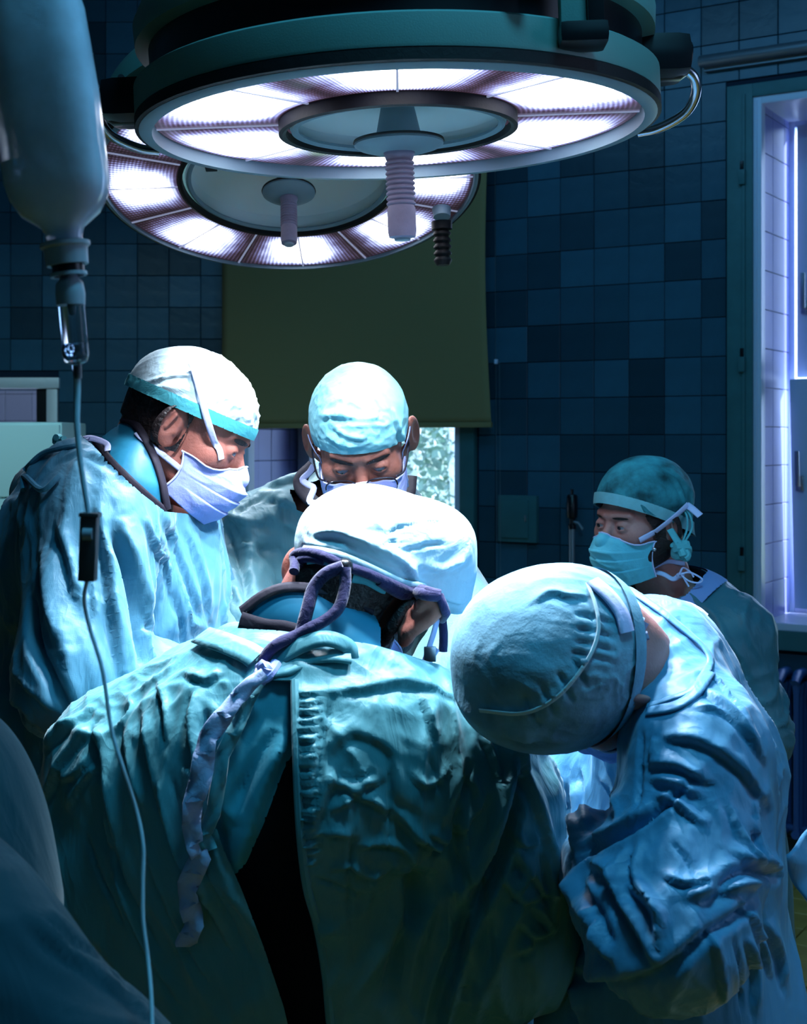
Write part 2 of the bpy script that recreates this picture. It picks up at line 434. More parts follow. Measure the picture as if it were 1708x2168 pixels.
def vnormals(V, Fc):
    fn = np.cross(V[Fc[:, 2]] - V[Fc[:, 0]], V[Fc[:, 3]] - V[Fc[:, 1]])
    N = np.zeros_like(V)
    for k in range(4): 
        for c in range(3): N[:, c] += np.bincount(Fc[:, k], fn[:, c], len(V))
    return N / (np.linalg.norm(N, axis=1)[:, None] + 1e-12)
def clip_mesh(V, Fc, g):
    """keep g>0; the border vertices slide onto g=0"""
    keep = g > 0
    fk = keep[Fc].any(1); Fc = Fc[fk]
    V = V.copy(); acc = np.zeros_like(V); cnt = np.zeros(len(V))
    for k in range(4):
        a = Fc[:, k]; b = Fc[:, (k + 1) % 4]
        for i, j in ((a, b), (b, a)):
            m = ~keep[i] & keep[j]
            t = np.clip(g[i[m]] / (g[i[m]] - g[j[m]] - 1e-12), 0, 1)
            pt = V[i[m]] + (V[j[m]] - V[i[m]]) * t[:, None]
            for c in range(3): acc[:, c] += np.bincount(i[m], pt[:, c], len(V))
            cnt += np.bincount(i[m], minlength=len(V))
    mv = cnt > 0; V[mv] = acc[mv] / cnt[mv][:, None]
    far = (~keep) & (cnt == 0)
    Fc = Fc[~far[Fc].any(1)]
    used = np.unique(Fc); mp = np.full(len(V), -1); mp[used] = np.arange(len(used))
    return V[used], mp[Fc], used
def trace(f, pts, t0=0.8, n=70):
    """march from the eye through picture points; returns points on the surface (nan when missed)"""
    pts = np.asarray(pts, float)
    dr = np.stack([(pts[:, 0] - 854) / F, np.ones(len(pts)), (HZ - pts[:, 1]) / F], 1)
    L = np.linalg.norm(dr, axis=1)[:, None]; dr /= L
    o = np.array([0, 0, EYE]); t = np.full(len(pts), t0)
    for _ in range(n):
        d = f(o + dr * t[:, None]); t = t + np.clip(d, -0.05, 0.25) * 0.85
    q = o + dr * t[:, None]
    q[np.abs(d) > 0.006] = np.nan
    return q
def onsurf(f, pts, off=0.004, n=6):
    """smooth line of surface points through picture points, lifted by off along the normal"""
    pts = spline(pts, n); q = trace(f, pts)
    bad = np.isnan(q[:, 0])
    if bad.all(): raise RuntimeError('line missed the surface %s' % pts[0])
    if bad.any():
        i = np.arange(len(q)); D = np.interp(i, i[~bad], q[~bad, 1])
        for k in i[bad]: q[k] = P(pts[k, 0], pts[k, 1], D[k])
    g = grad(f, q, 0.004); g /= np.linalg.norm(g, axis=1)[:, None] + 1e-9
    return q + g * off, g
def fold_disp(V, N, fields):
    d = np.zeros(len(V))
    for fd in fields:
        c, rad, dr, fa, fl, amp = fd[:6]
        dr = nrm(dr); a = nrm(np.cross(dr, [0.3, 0.2, 0.93] if abs(dr[2]) < 0.9 else [1, 0.1, 0])); b = np.cross(dr, a)
        x = V - np.asarray(c)
        wgt = np.exp(-(x ** 2).sum(1) / rad ** 2)
        m = wgt > 0.02
        if not m.any(): continue
        x = x[m]
        q = np.stack([x @ a * fa, x @ b * fa, x @ dr * fl], 1) + np.array([c[0] * 13.7, c[1] * 7.1, c[2] * 3.3])
        wp = perlin(q * 0.6 + 17.3)
        q = q + wp[:, None] * 0.7
        n1 = perlin(q); n2 = perlin(q * 2.1 + 5.2)
        r = (1 - np.minimum(np.abs(n1) * 2.6, 1)) ** 2.0 - 0.30 + 0.35 * ((1 - np.minimum(np.abs(n2) * 2.4, 1)) ** 2.2 - 0.22) * (0.55 + n1)
        mod = 0.65 + 0.7 * perlin(q * 0.33 + 40)
        d[m] += amp * r * wgt[m] * mod
    return d
def stroke_disp(V, f, strokes, N=None):
    """each stroke: (width_px, height_mm, [(x,y)...]) drawn as a ridge (or crease) on the surface"""
    d = np.zeros(len(V))
    for wpx, hmm, pts in strokes:
        pts = spline(pts, 10); q = trace(f, pts); ok = ~np.isnan(q[:, 0])
        if ok.sum() < 2: continue
        q = q[ok]; s = np.linspace(0, 1, len(q))
        tp = np.clip(np.minimum(s, 1 - s) * 5, 0, 1) ** 0.7 * 0.85 + 0.15
        w_ = wpx / F * q[:, 1].mean()
        lo = q.min(0) - w_ * 4.5; hi = q.max(0) + w_ * 4.5
        m = np.where(((V > lo) & (V < hi)).all(1))[0]
        if len(m) == 0: continue
        best = np.full(len(m), 1e9); bt = np.zeros(len(m)); sd = np.ones(len(m))
        for i in range(len(q) - 1):
            v = q[i + 1] - q[i]; x = V[m] - q[i]
            h = np.clip(x @ v / (v @ v + 1e-12), 0, 1); e = ((x - h[:, None] * v) ** 2).sum(1)
            u = e < best; best[u] = e[u]; bt[u] = tp[i]
            if N is not None and hmm > 0:
                c = np.cross(N[m[u]], v); c *= np.where(c[:, 2] + .25 * c[:, 0] > 0, 1, -1)[:, None]     # points up the slope
                sd[u] = np.sign(np.einsum('ij,ij->i', c, x[u] - h[u][:, None] * v))
        r = np.sqrt(best) / w_
        if N is not None and hmm > 0:
            pf_ = np.where(sd > 0, np.exp(-(r / 2.3) ** 2), np.exp(-r ** 2 * 2.4) - .45 * np.exp(-((r - 1.5) / .9) ** 2) * np.clip(r, 0, 1))
            d[m] += hmm * 0.001 * bt * pf_
        else:
            d[m] += hmm * 0.001 * bt * (np.exp(-r ** 2 * 1.6) - 0.3 * np.exp(-(r / 1.9) ** 2))
    return d
def bbox(s, pad=0.05):
    lo = np.full(3, 1e9); hi = -lo
    for (t, a, b, ra, rb, k, sq, op) in s.p:
        if op != 'u': continue
        if t == 'c':
            r = max(ra, rb); lo = np.minimum(lo, np.minimum(a, b) - r); hi = np.maximum(hi, np.maximum(a, b) + r)
        elif t == 'e':
            r = b.max(); lo = np.minimum(lo, a - r); hi = np.maximum(hi, a + r)
    return lo - pad, hi + pad
def skin_obj(name, f, h, m, parent, box=None, fields=(), strokes=(), clips=(), sfun=None, rel=.18, **props):
    """mesh of the implicit surface f, with folds, clipped by functions g(V,N) > 0"""
    lo, hi = box if box is not None else bbox(f)
    V, Fc, N = nets(f, lo, hi, h)
    d = np.zeros(len(V))
    if len(fields): d += fold_disp(V, N, fields)
    if len(strokes): d += stroke_disp(V, sfun or f, strokes, N)
    V2 = V + N * d[:, None]
    if rel:
        Vs = V2.copy(); cnt = np.zeros(len(V2)); acc = np.zeros_like(V2)
        for k in range(4):
            a = Fc[:, k]; b = Fc[:, (k + 1) % 4]
            for c in range(3): acc[:, c] += np.bincount(a, V2[b, c], len(V2)) + np.bincount(b, V2[a, c], len(V2))
            cnt += np.bincount(a, minlength=len(V2)) + np.bincount(b, minlength=len(V2))
        V2 = V2 * (1 - rel) + acc / np.maximum(cnt, 1)[:, None] * rel
    for c in clips:
        V2, Fc, used = clip_mesh(V2, Fc, c(V2, N)); N = N[used]
    me = mesh_np(name, V2, Fc)
    return link(name, me, m, parent, **props)
def in_poly(px, py, poly):
    """signed distance in pixels to a polygon, positive inside"""
    poly = np.asarray(poly, float); n = len(poly)
    best = np.full(px.shape, 1e18); ins = np.zeros(px.shape, bool)
    for i in range(n):
        a = poly[i]; b = poly[(i + 1) % n]; e = b - a
        wx = px - a[0]; wy = py - a[1]
        h = np.clip((wx * e[0] + wy * e[1]) / (e @ e + 1e-9), 0, 1)
        best = np.minimum(best, (wx - h * e[0]) ** 2 + (wy - h * e[1]) ** 2)
        c = ((a[1] > py) != (b[1] > py)) & (px < (b[0] - a[0]) * (py - a[1]) / (b[1] - a[1] + 1e-12) + a[0])
        ins ^= c
    return np.where(ins, 1, -1) * np.sqrt(best)

# ---------------------------------------------------------------- room
TH_S, TH_C = 0.527, 0.850
WC = 5.263
CORN = np.array([-0.837, 6.71])
def wall_y(px):
    u = (px - 854) / F; return WC / (TH_S * u + TH_C)
def sx(px):      # position along the long wall, from the corner
    u = (px - 854) / F; Y = wall_y(px); return (u * Y - CORN[0]) * TH_C - (Y - CORN[1]) * TH_S
def zz(px, py): return EYE + (HZ - py) / F * wall_y(px)
ANG = -math.atan2(TH_S, TH_C)
WM = Matrix.Translation((CORN[0], CORN[1], 0)) @ Matrix.Rotation(ANG, 4, 'Z')
def WP(s, t, z):
    v = WM @ Vector((s, t, z)); return np.array(v)
CEIL = 3.7
wallr = MB()
s_m0, s_m1 = sx(521), sx(977)
s_r0 = sx(1600); s_r1 = s_r0 + 1.05
z_top = zz(1590, 215); z_sill = zz(1590, 1322)
SEND = sx(1600) + 2.4
def wbox(mb, x0, x1, z0, z1): mb.box(x0, x1, 0.006, 0.42, z0, z1)
for (x0, x1, z0, z1) in ((0, SEND, 0, z_sill), (0, SEND, z_top, CEIL), (0, s_m0, z_sill, z_top), (s_m1, s_r0, z_sill, z_top), (s_r1, SEND, z_sill, z_top)):
    wbox(wallr, x0, x1, z0, z1)
wall_back = wallr.build('wall_back', M['grout'], None, smooth=False, kind='structure'); wall_back.matrix_basis = WM
YL = 6.71
wl = MB()
# left wall with a pass-through opening
lx = lambda px: (px - 854) / F * YL
lz = lambda py: EYE + (HZ - py) / F * YL
ox1 = lx(100); oz1 = lz(823); oz0 = lz(1500)
for (x0, x1, z0, z1) in ((-4.2, ox1 - 1.6, 0, CEIL), (ox1 - 1.6, ox1, oz1, CEIL), (ox1 - 1.6, ox1, 0, oz0), (ox1, CORN[0] + 0.15, 0, CEIL)):
    wl.box(x0, x1, YL + 0.006, YL + 0.3, z0, z1)
wall_left = wl.build('wall_left', M['grout'], None, smooth=False, kind='structure')
# tiles
T = 0.150
tm = MB(); tm.box(-0.5, 0.5, -0.5, 0.5, -0.5, 0.5); 
tb = bmesh.new(); bmesh.ops.create_cube(tb, size=1.0)
for v in tb.verts: v.co = Vector((v.co.x * 0.1474, v.co.y * 0.010, v.co.z * 0.1474))
bmesh.ops.bevel(tb, geom=[e for e in tb.edges if all(v.co.y < 0 for v in e.verts)], offset=0.0016, segments=1, affect='EDGES')
tile_me = bpy.data.meshes.new('tile'); tb.to_mesh(tile_me); tb.free(); tile_me.materials.append(M['tile'])
tm.bm.free()
def tile_wall(parent, u0, u1, z0, z1, phase_u, phase_z, toW, rotz, holes, me=tile_me, limit=295):
    jobs = []
    iu0 = math.floor((u0 - phase_u) / T); iu1 = math.ceil((u1 - phase_u) / T)
    for i in range(iu0, iu1):
        for j in range(math.floor((z0 - phase_z) / T), math.ceil((z1 - phase_z) / T)):
            a, b = max(phase_u + i * T, u0), min(phase_u + (i + 1) * T, u1)
            c, d = max(phase_z + j * T, z0), min(phase_z + (j + 1) * T, z1)
            rects = [(a, b, c, d)]
            for (h0, h1, g0, g1) in holes:
                nr = []
                for (a, b, c, d) in rects:
                    if b <= h0 or a >= h1 or d <= g0 or c >= g1: nr.append((a, b, c, d)); continue
                    if a < h0: nr.append((a, h0, c, d)); a = h0
                    if b > h1: nr.append((h1, b, c, d)); b = h1
                    if c < g0: nr.append((a, b, c, g0))
                    if d > g1: nr.append((a, b, g1, d))
                rects = nr
            for (a, b, c, d) in rects:
                if b - a > 0.012 and d - c > 0.012: jobs.append((a, b, c, d))
    shown, rest = [], []
    for r in jobs:
        w_ = toW((r[0] + r[1]) / 2, (r[2] + r[3]) / 2)
        if w_[1] > 0.5:
            x, y = proj(w_)
            if -60 < x < 1770 and -60 < y < 2230: shown.append((w_[1], r)); continue
        rest.append(r)
    shown.sort(key=lambda t: t[0]); rest += [r for _, r in shown[limit:]]; shown = shown[:limit]
    for _, (a, b, c, d) in shown:
        o = bpy.data.objects.new('tile', me); COL.objects.link(o)
        w_ = toW((a + b) / 2, (c + d) / 2)
        o.matrix_basis = Matrix.Translation(w_) @ Matrix.Rotation(rotz + random.uniform(-.006, .006), 4, 'Z') @ Matrix.Rotation(random.uniform(-.006, .006), 4, 'X') @ Matrix.Diagonal(((b - a) / T, 1, (d - c) / T, 1))
        o.parent = parent; o.matrix_parent_inverse = parent.matrix_basis.inverted()
    if rest:
        V, Fc = [], []
        for (a, b, c, d) in rest:
            e = 0.0013; k = len(V)
            for (u_, z_, t_) in ((a + e, c + e, 0), (b - e, c + e, 0), (b - e, d - e, 0), (a + e, d - e, 0)):
                w_ = np.array(toW(u_, z_)); V.append(w_ - toWn * 0.004)
            for (u_, z_) in ((a + e, c + e), (b - e, c + e), (b - e, d - e), (a + e, d - e)):
                V.append(np.array(toW(u_, z_)) + toWn * 0.004)
            Fc += [(k + 3, k + 2, k + 1, k)] + [(k + q, k + (q + 1) % 4, k + 4 + (q + 1) % 4, k + 4 + q) for q in range(4)]
        me2 = mesh_np('tile_field', V, Fc); me2.polygons.foreach_set('use_smooth', np.zeros(len(me2.polygons), bool))
        link('tile_field', me2, M['tile'], parent, kind='stuff')
TR = 0.055       # width of the painted window trim
holes_r = [(s_m0 - 0.07, s_m1 + 0.085, z_sill - 0.075, z_top + 0.07), (s_r0 - 0.115, s_r1 + 0.115, z_sill - 0.10, z_top + 0.075)]
toWn = -np.array([TH_S, TH_C, 0.0]) * -1.0
phu = sx(1258); phz = EYE + (HZ - 842) / F * wall_y(1257)
tile_wall(wall_back, 0, SEND, 0, CEIL, phu - 60 * T, phz - 30 * T, lambda u, z: WP(u, 0.0, z), ANG, holes_r)
toWn = np.array([0, 1.0, 0])
tile_wall(wall_left, -4.2, CORN[0], 0, CEIL, lx(291) - 60 * T, lz(718) - 30 * T, lambda u, z: np.array([u, YL, z]), 0.0, [(ox1 - 1.66, ox1 + 0.055, oz0 - .06, oz1 + .075)])
# the rest of the shell
def slab(name, x0, x1, y0, y1, z0, z1, m, **k):
    return MB().box(x0, x1, y0, y1, z0, z1).build(name, m, None, smooth=False, kind='structure', **k)
E_ = WP(SEND, 0, 0)
def room_prism(name, z0, z1, m):
    c = WP(SEND + .1, .42, 0); d = WP(.2, .42, 0)
    pts = [(-4.3, -3.1), (E_[0] + .1, -3.1), (c[0], c[1]), (d[0], d[1]), (CORN[0], YL + .32), (-4.3, YL + .32)]
    bm = bmesh.new(); lo_ = [bm.verts.new((x, y, z0)) for x, y in pts]; hi_ = [bm.verts.new((x, y, z1)) for x, y in pts]
    bm.faces.new(lo_[::-1]); bm.faces.new(hi_)
    for i in range(len(pts)): bm.faces.new((lo_[i], lo_[(i + 1) % len(pts)], hi_[(i + 1) % len(pts)], hi_[i]))
    me = bpy.data.meshes.new(name); bm.to_mesh(me); bm.free(); return link(name, me, m, None, kind='structure')
room_prism('ceiling', CEIL, CEIL + .1, M['plaster'])
slab('wall_right', E_[0], E_[0] + 0.1, -3.0, E_[1] + 0.3, 0, CEIL, M['plaster'])
slab('wall_west', -4.3, -4.2, -3.0, YL + .3, 0, CEIL, M['plaster'])
slab('wall_front', -4.3, E_[0] + .1, -3.1, -3.0, 0, CEIL, M['plaster'])
# floor with laid tiles where it is seen
floor = room_prism('floor', -0.12, -0.012, M['grout'])
fb = bmesh.new(); bmesh.ops.create_cube(fb, size=1.0)
for v in fb.verts: v.co = Vector((v.co.x * 0.146, v.co.y * 0.146, v.co.z * 0.012))
bmesh.ops.bevel(fb, geom=[e for e in fb.edges if all(v.co.z > 0 for v in e.verts)], offset=0.002, segments=1, affect='EDGES')
ft_me = bpy.data.meshes.new('floor_tile'); fb.to_mesh(ft_me); fb.free(); ft_me.materials.append(M['floortile'])
V, Fc = [], []; nft = 0
RW = Matrix.Rotation(ANG, 4, 'Z')
for i in range(-45, 46):
    for j in range(-40, 40):
        c = RW @ Vector((i * 0.15, j * 0.15, 0)); c += Vector((0.1, 2.0, 0))
        if not (-4.1 < c.x < E_[0] - .1 and -2.9 < c.y < 6.9): continue
        if c.x * TH_S + c.y * TH_C > WC - 0.05 or c.y > YL - .06: continue
        x, y = proj(np.array([c.x, max(c.y, .1), 0])); 
        if c.y > 0.6 and 1560 < x < 1760 and y < 2260:
            o = bpy.data.objects.new('floor_tile', ft_me); COL.objects.link(o)
            o.matrix_basis = Matrix.Translation((c.x, c.y, -0.006)) @ RW; o.parent = floor; nft += 1
        else:
            k = len(V)
            for (a, b) in ((-.0735, -.0735), (.0735, -.0735), (.0735, .0735), (-.0735, .0735)):
                q = c + RW @ Vector((a, b, 0)); V.append((q.x, q.y, 0)); 
            for q in range(4): V.append((V[k + q][0], V[k + q][1], -0.012))
            Fc += [(k, k + 1, k + 2, k + 3)] + [(k + (q + 1) % 4, k + q, k + 4 + q, k + 4 + (q + 1) % 4) for q in range(4)]
me2 = mesh_np('floor_tile_field', V, Fc); me2.polygons.foreach_set('use_smooth', np.zeros(len(me2.polygons), bool))
link('floor_tile_field', me2, M['floortile'], floor, kind='stuff')

# windows
def wparts(name): 
    o = thing(name, '', ''); del o['label']; del o['category']; o['kind'] = 'structure'; o.matrix_basis = WM; return o
def wpart(par, name, m, boxes, bev=0.003):
    mb = MB()
    for b in boxes: mb.box(*b, bev)
    me = mb.mesh(name, smooth=True); o = bpy.data.objects.new(name, me); COL.objects.link(o); me.materials.append(m); o.parent = par
    return o
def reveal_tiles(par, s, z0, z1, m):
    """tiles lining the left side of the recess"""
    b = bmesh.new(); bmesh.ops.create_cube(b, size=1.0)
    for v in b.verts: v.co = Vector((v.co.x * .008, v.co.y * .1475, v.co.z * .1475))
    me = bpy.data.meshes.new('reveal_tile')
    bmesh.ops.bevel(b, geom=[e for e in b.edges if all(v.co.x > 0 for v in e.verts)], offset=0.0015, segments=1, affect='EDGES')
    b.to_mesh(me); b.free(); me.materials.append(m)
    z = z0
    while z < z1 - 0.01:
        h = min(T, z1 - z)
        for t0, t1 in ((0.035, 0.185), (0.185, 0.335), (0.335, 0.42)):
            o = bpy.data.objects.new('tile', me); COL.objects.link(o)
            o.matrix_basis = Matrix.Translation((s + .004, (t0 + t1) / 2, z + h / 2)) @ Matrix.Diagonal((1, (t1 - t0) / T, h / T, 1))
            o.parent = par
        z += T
def make_window(name, s0, s1, z0, z1, trimw, lower_tilt):
    wn = wparts(name)
    # painted casing: four boards, the stile to the left carries hinges
    tl, tr_, tt, tbt = trimw
    for (x0, x1, a, b) in ((s0 - tl, s0 - 0.005, z0 - tbt, z1 + tt), (s1 + .005, s1 + tr_, z0 - tbt, z1 + tt), (s0 - 0.006, s1 + .006, z1 + 0.012, z1 + tt), (s0 - 0.006, s1 + .006, z0 - tbt, z0 - 0.012)):
        wpart(wn, 'casing_board', M['trim'], [(x0, x1, -0.028, 0.006, a, b)], 0.005)
    wpart(wn, 'casing_bead', M['trim'], [(s0 - tl * .42, s0 - tl * .30, -0.036, -0.02, z0 - tbt * .4, z1 + tt * .4)], 0.003)
    for zc in (z1 - 0.62 * .28 - 0.11, (z0 + z1) / 2 + 0.0, z0 + .24) if tl > .09 else ():
        h = wpart(wn, 'hinge', M['trim'], [(s0 - tl * .52, s0 - tl * .28, -0.046, -0.02, zc - .035, zc + .022)], 0.004)
        wpart(wn, 'hinge_pin', M['black'], [(s0 - tl * .46, s0 - tl * .34, -0.043, -0.03, zc + .022, zc + .055)], 0.002)
    wpart(wn, 'inner_frame', M['whitepaint'], [(s0 - 0.008, s0 + 0.026, -0.016, 0.03, z0 - .012, z1 + .012), (s0 + .026, s1 - .026, -0.016, 0.03, z1 - 0.016, z1 + .012),
          (s0 + .026, s1 - .026, -0.016, 0.03, z0 - .012, z0 + .014), (s1 - 0.026, s1 + 0.008, -0.016, 0.03, z0 - .012, z1 + .012),
          (s0 + .004, s0 + .010, -0.022, -0.014, z0, z1)], 0.002)
    for k in range(7):
        z = z0 + (z1 - z0) * (k + .5) / 7
        mb = MB(); mb.lathe([(0, -.003), (.004, -.0025), (.005, 0)], 10, Matrix.Translation((s0 + .014, -0.016, z)) @ Matrix.Rotation(math.pi / 2, 4, 'X'))
        o = bpy.data.objects.new('screw', mb.mesh('screw')); COL.objects.link(o); o.data.materials.append(M['dullmetal']); o.parent = wn
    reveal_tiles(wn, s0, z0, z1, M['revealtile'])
    wpart(wn, 'reveal_right', M['whitepaint'], [(s1 - .006, s1, 0.03, .42, z0, z1)], 0)
    wpart(wn, 'reveal_head', M['whitepaint'], [(s0, s1, 0.03, .42, z1 - .006, z1)], 0)
    wpart(wn, 'window_sill', M['whitepaint'], [(s0, s1, 0.03, .42, z0, z0 + .008)], 0)
    # outer frame and two sashes at the outer face
    t0, t1 = .40, .44; fw = 0.03
    wpart(wn, 'window_frame', M['whitepaint'], [(s0, s0 + fw, t0, t1, z0, z1), (s1 - fw, s1, t0, t1, z0, z1), (s0 + fw, s1 - fw, t0, t1, z1 - fw, z1), (s0 + fw, s1 - fw, t0, t1, z0, z0 + fw)], 0.003)
    zm = zz(1690, 793) if lower_tilt else z0 + 0.01
    def sash(nm, a, b, c, d, tilt):
        sw = 0.075
        ht = np.array([(a + b) / 2, t0 - .02, c])
        e = thing(nm, '', ''); del e['label']; del e['category']
        e.parent = wn; e.location = ht; e.rotation_euler = (tilt, 0, 0)
        X, Z = (b - a) / 2, d - c
        for bx in ((-X, -X + sw, 0, Z), (X - sw, X, 0, Z), (-X + sw, X - sw, Z - sw, Z), (-X + sw, X - sw, 0, sw)):
            wpart(e, 'sash_board', M['whitepaint'], [(bx[0], bx[1], -0.02, 0.02, bx[2], bx[3])], 0.004)
        wpart(e, 'pane', M['glass'], [(-X + sw - .004, X - sw + .004, -0.002, 0.002, sw - .004, Z - sw + .004)], 0)
        hz_ = Z * (.28 if c > z0 + .3 else .55)
        wpart(e, 'window_handle', M['steel'], [(-X + .02, -X + .05, -0.035, -0.02, hz_ - .03, hz_ + .03), (-X + .028, -X + .042, -0.055, -0.03, hz_ - .01, hz_ + .01), (-X + .026, -X + .044, -0.062, -0.05, hz_ - .01, hz_ + .13)], 0.003)
    if lower_tilt:
        sash('upper_sash', s0 + fw + .02, s1 - fw, zm + .005, z1 - fw, 0)
        sash('lower_sash', s0 + fw + .01, s1 - fw, z0 + fw, zm, 0.075)
    else:
        wpart(wn, 'pane', M['glass'], [(s0 + fw, s1 - fw, t0 + .015, t0 + .02, z0 + fw, z1 - fw)], 0)
        wpart(wn, 'sash_board', M['whitepaint'], [(s0 + fw, s0 + fw + .07, t0 - .03, t0 + .01, z0 + fw, z1 - fw)], 0.004)
    return wn
make_window('window_1', s_m0, s_m1, z_sill, z_top, (0.06, 0.075, 0.06, 0.06), False)
make_window('window_2', s_r0, s_r1, z_sill, z_top, (0.105, 0.105, 0.062, 0.085), True)

# roller blind
bl = thing('roller_blind', 'olive green roller blind half drawn over the middle window, with a bead chain', 'blind')
bl.matrix_basis = WM
b0, b1 = sx(480) + 0.03, sx(1058)
zb = zz(1056, 896) - 0.0; zt = z_top + .22
nu, nv = 40, 50; V = []
for j in range(nv + 1):
    for i in range(nu + 1):
        u = i / nu; v = j / nv
        edge = 0.028 * math.sin(math.pi * min(v * 1.0, 1)) ** 1.0 * (u ** 6)
        s_ = b0 + (b1 - b0) * u - edge
        V.append((s_, -0.075 + 0.018 * math.sin(math.pi * v) * math.cos(math.pi * (u - .5)) + .004 * math.sin(9 * u + 3 * v), zt + (zb - zt) * v))
Fc = [(j * (nu + 1) + i, (j + 1) * (nu + 1) + i, (j + 1) * (nu + 1) + i + 1, j * (nu + 1) + i + 1) for j in range(nv) for i in range(nu)]
def wl_link(name, me, m, par, **k):
    o = bpy.data.objects.new(name, me); COL.objects.link(o); 
    if not me.materials: me.materials.append(m)
    o.parent = par
    for a, b in k.items(): o[a] = b
    return o
me = mesh_np('blind_fabric', V, Fc); o = wl_link('blind_fabric', me, M['blind'], bl)
md = o.modifiers.new('s', 'SOLIDIFY'); md.thickness = 0.002
wpart(bl, 'hem_bar', M['blind'], [(b0, b1 + .002, -0.083, -0.067, zb - .018, zb + .004)], 0.003)
mb = MB(); mb.lathe([(0, 0), (.028, 0), (.028, b1 - b0), (0, b1 - b0)], 24, Matrix.Translation((b0, -0.07, zt)) @ Matrix.Rotation(math.pi / 2, 4, 'Y'))
wl_link('roller_tube', mb.mesh('roller_tube'), M['dullmetal'], bl)
# bead chain: two strands
sc_ = sx(1060)
ch = MB()
zc = zt
def bead_strand(s_, z1_, z0_, t):
    z = z1_; mbx = MB()
    bms = bmesh.new(); V, Fc = [], []
    while z > z0_:
        k = len(V)
        for d in ((.0022, 0, 0), (0, .0022, 0), (-.0022, 0, 0), (0, -.0022, 0), (0, 0, .0024), (0, 0, -.0024)):
            V.append((s_ + d[0] + .004 * math.sin(z * 1.7), t + d[1], z + d[2]))
        for a, b in ((0, 1), (1, 2), (2, 3), (3, 0)): Fc += [(k + a, k + b, k + 4, k + 4), (k + b, k + a, k + 5, k + 5)]
        z -= .0062
    bms.free(); mbx.bm.free()
    bm = bmesh.new(); vs = [bm.verts.new(v) for v in V]
    for f in Fc: bm.faces.new((vs[f[0]], vs[f[1]], vs[f[2]]))
    me = bpy.data.meshes.new('bead_chain'); bm.to_mesh(me); bm.free(); return me
zce = zz(1065, 1430)
wl_link('bead_chain', bead_strand(sc_ + .006, zt, zce, -.055), M['dullmetal'], bl, kind='stuff')
wl_link('bead_chain', bead_strand(sc_ + .026, zz(1065, 768), zce, -.06), M['dullmetal'], bl, kind='stuff')
wpart(bl, 'chain_joiner', M['whitepaint'], [(sc_ + .002, sc_ + .014, -.062, -.05, zz(1060, 772), zz(1060, 762))], .001)

# small wall fittings
def wall_thing(name, label, cat, s_, t, z, **k):
    o = thing(name, label, cat, **k); o.matrix_basis = WM @ Matrix.Translation((s_, t, z)); return o
h0, h1 = sx(1061), sx(1142); zh0, zh1 = zz(1100, 1147), zz(1100, 1048)
hb = wall_thing('wall_hatch', 'square grey-green metal hatch on the blue tiles beneath the bead chain', 'wall box', (h0 + h1) / 2, 0, zh0)
W2 = (h1 - h0) / 2; H2 = zh1 - zh0
wpart(hb, 'hatch_frame', M['trim'], [(-W2, W2, -.03, -.004, 0, H2)], .004)
wpart(hb, 'hatch_door', M['trim'], [(-W2 + .018, W2 - .035, -.037, -.029, .018, H2 - .02)], .003)
wpart(hb, 'latch', M['dullmetal'], [(W2 - .05, W2 - .042, -.041, -.036, H2 * .45, H2 * .58)], .001)
zp = zz(1225, 1035)
vp = wall_thing('valve_pipe', 'vertical pipe with a black valve head on the tiled wall, left of the woman', 'pipe', sx(1222), -.05, 0)
PZ = zp
mb = MB().lathe([(.0, 0), (.0125, 0), (.0125, PZ - .15), (.0, PZ - .15)], 16); wl_link('pipe', mb.mesh('pipe'), M['dullmetal'], vp)
mb = MB().lathe([(0, PZ - .16), (.016, PZ - .16), (.016, PZ - .145), (.011, PZ - .14), (.011, PZ - .12), (.02, PZ - .115), (.022, PZ - .10), (.022, PZ - .03), (.017, PZ - .022), (.006, PZ - .02), (.006, PZ), (0, PZ)], 20)
wl_link('valve_head', mb.mesh('valve_head'), M['black'], vp)
mb = MB().tube([(.0, 0, PZ - .13), (.03, -.005, PZ - .135), (.05, -.005, PZ - .16)], .006, 8); wl_link('valve_lever', mb.mesh('valve_lever'), M['dullmetal'], vp)
wpart(vp, 'pipe_clip', M['dullmetal'], [(-.02, .02, -.005, .045, PZ * .35, PZ * .35 + .015)], .002)
ps0 = sx(1490); zpp = zz(1500, 136)
rt = wall_thing('grey_rail', 'round grey metal rail fixed above the right window', 'rail', ps0, -.05, zpp)
mb = MB().lathe([(0, 0), (.020, 0), (.023, .004), (.023, 1.55), (0, 1.55)], 24, Matrix.Rotation(math.pi / 2, 4, 'Y')); wl_link('rail_tube', mb.mesh('rail_tube'), M['dullmetal'], rt)
wpart(rt, 'rail_backing', M['dullmetal'], [(.01, 1.54, .02, .046, -.034, -.018)], .002)
# radiator under the right window
rs0 = sx(1612); rz1 = zz(1650, 1402); rz0 = rz1 - .62
ra = wall_thing('radiator', 'blue-grey column radiator under the right window', 'radiator', rs0 - .12, -.11, rz0)
n_rib = 22
def rib_mesh():
    mb = MB(); H = rz1 - rz0
    for ty in (-.055, .0, .055):
        prof = [(ty, .03), (ty, H - .05)]
        mb.tube([(0, ty, .02), (0, ty, .06), (0, ty, H - .09), (0, ty, H - .05)], [.017, .0115, .0115, .018], 10)
    mb.tube([(0, -.075, H - .045), (0, -.03, H - .018), (0, .03, H - .018), (0, .075, H - .045)], [.016, .02, .02, .016], 10)
    mb.tube([(0, -.07, .03), (0, 0, .022), (0, .07, .03)], [.016, .021, .016], 10)
    return mb.mesh('rib')
rme = rib_mesh(); rme.materials.append(M['radiator'])
for k in range(n_rib):
    o = bpy.data.objects.new('rib', rme); COL.objects.link(o); o.parent = ra; o.location = (k * .060, 0, 0)
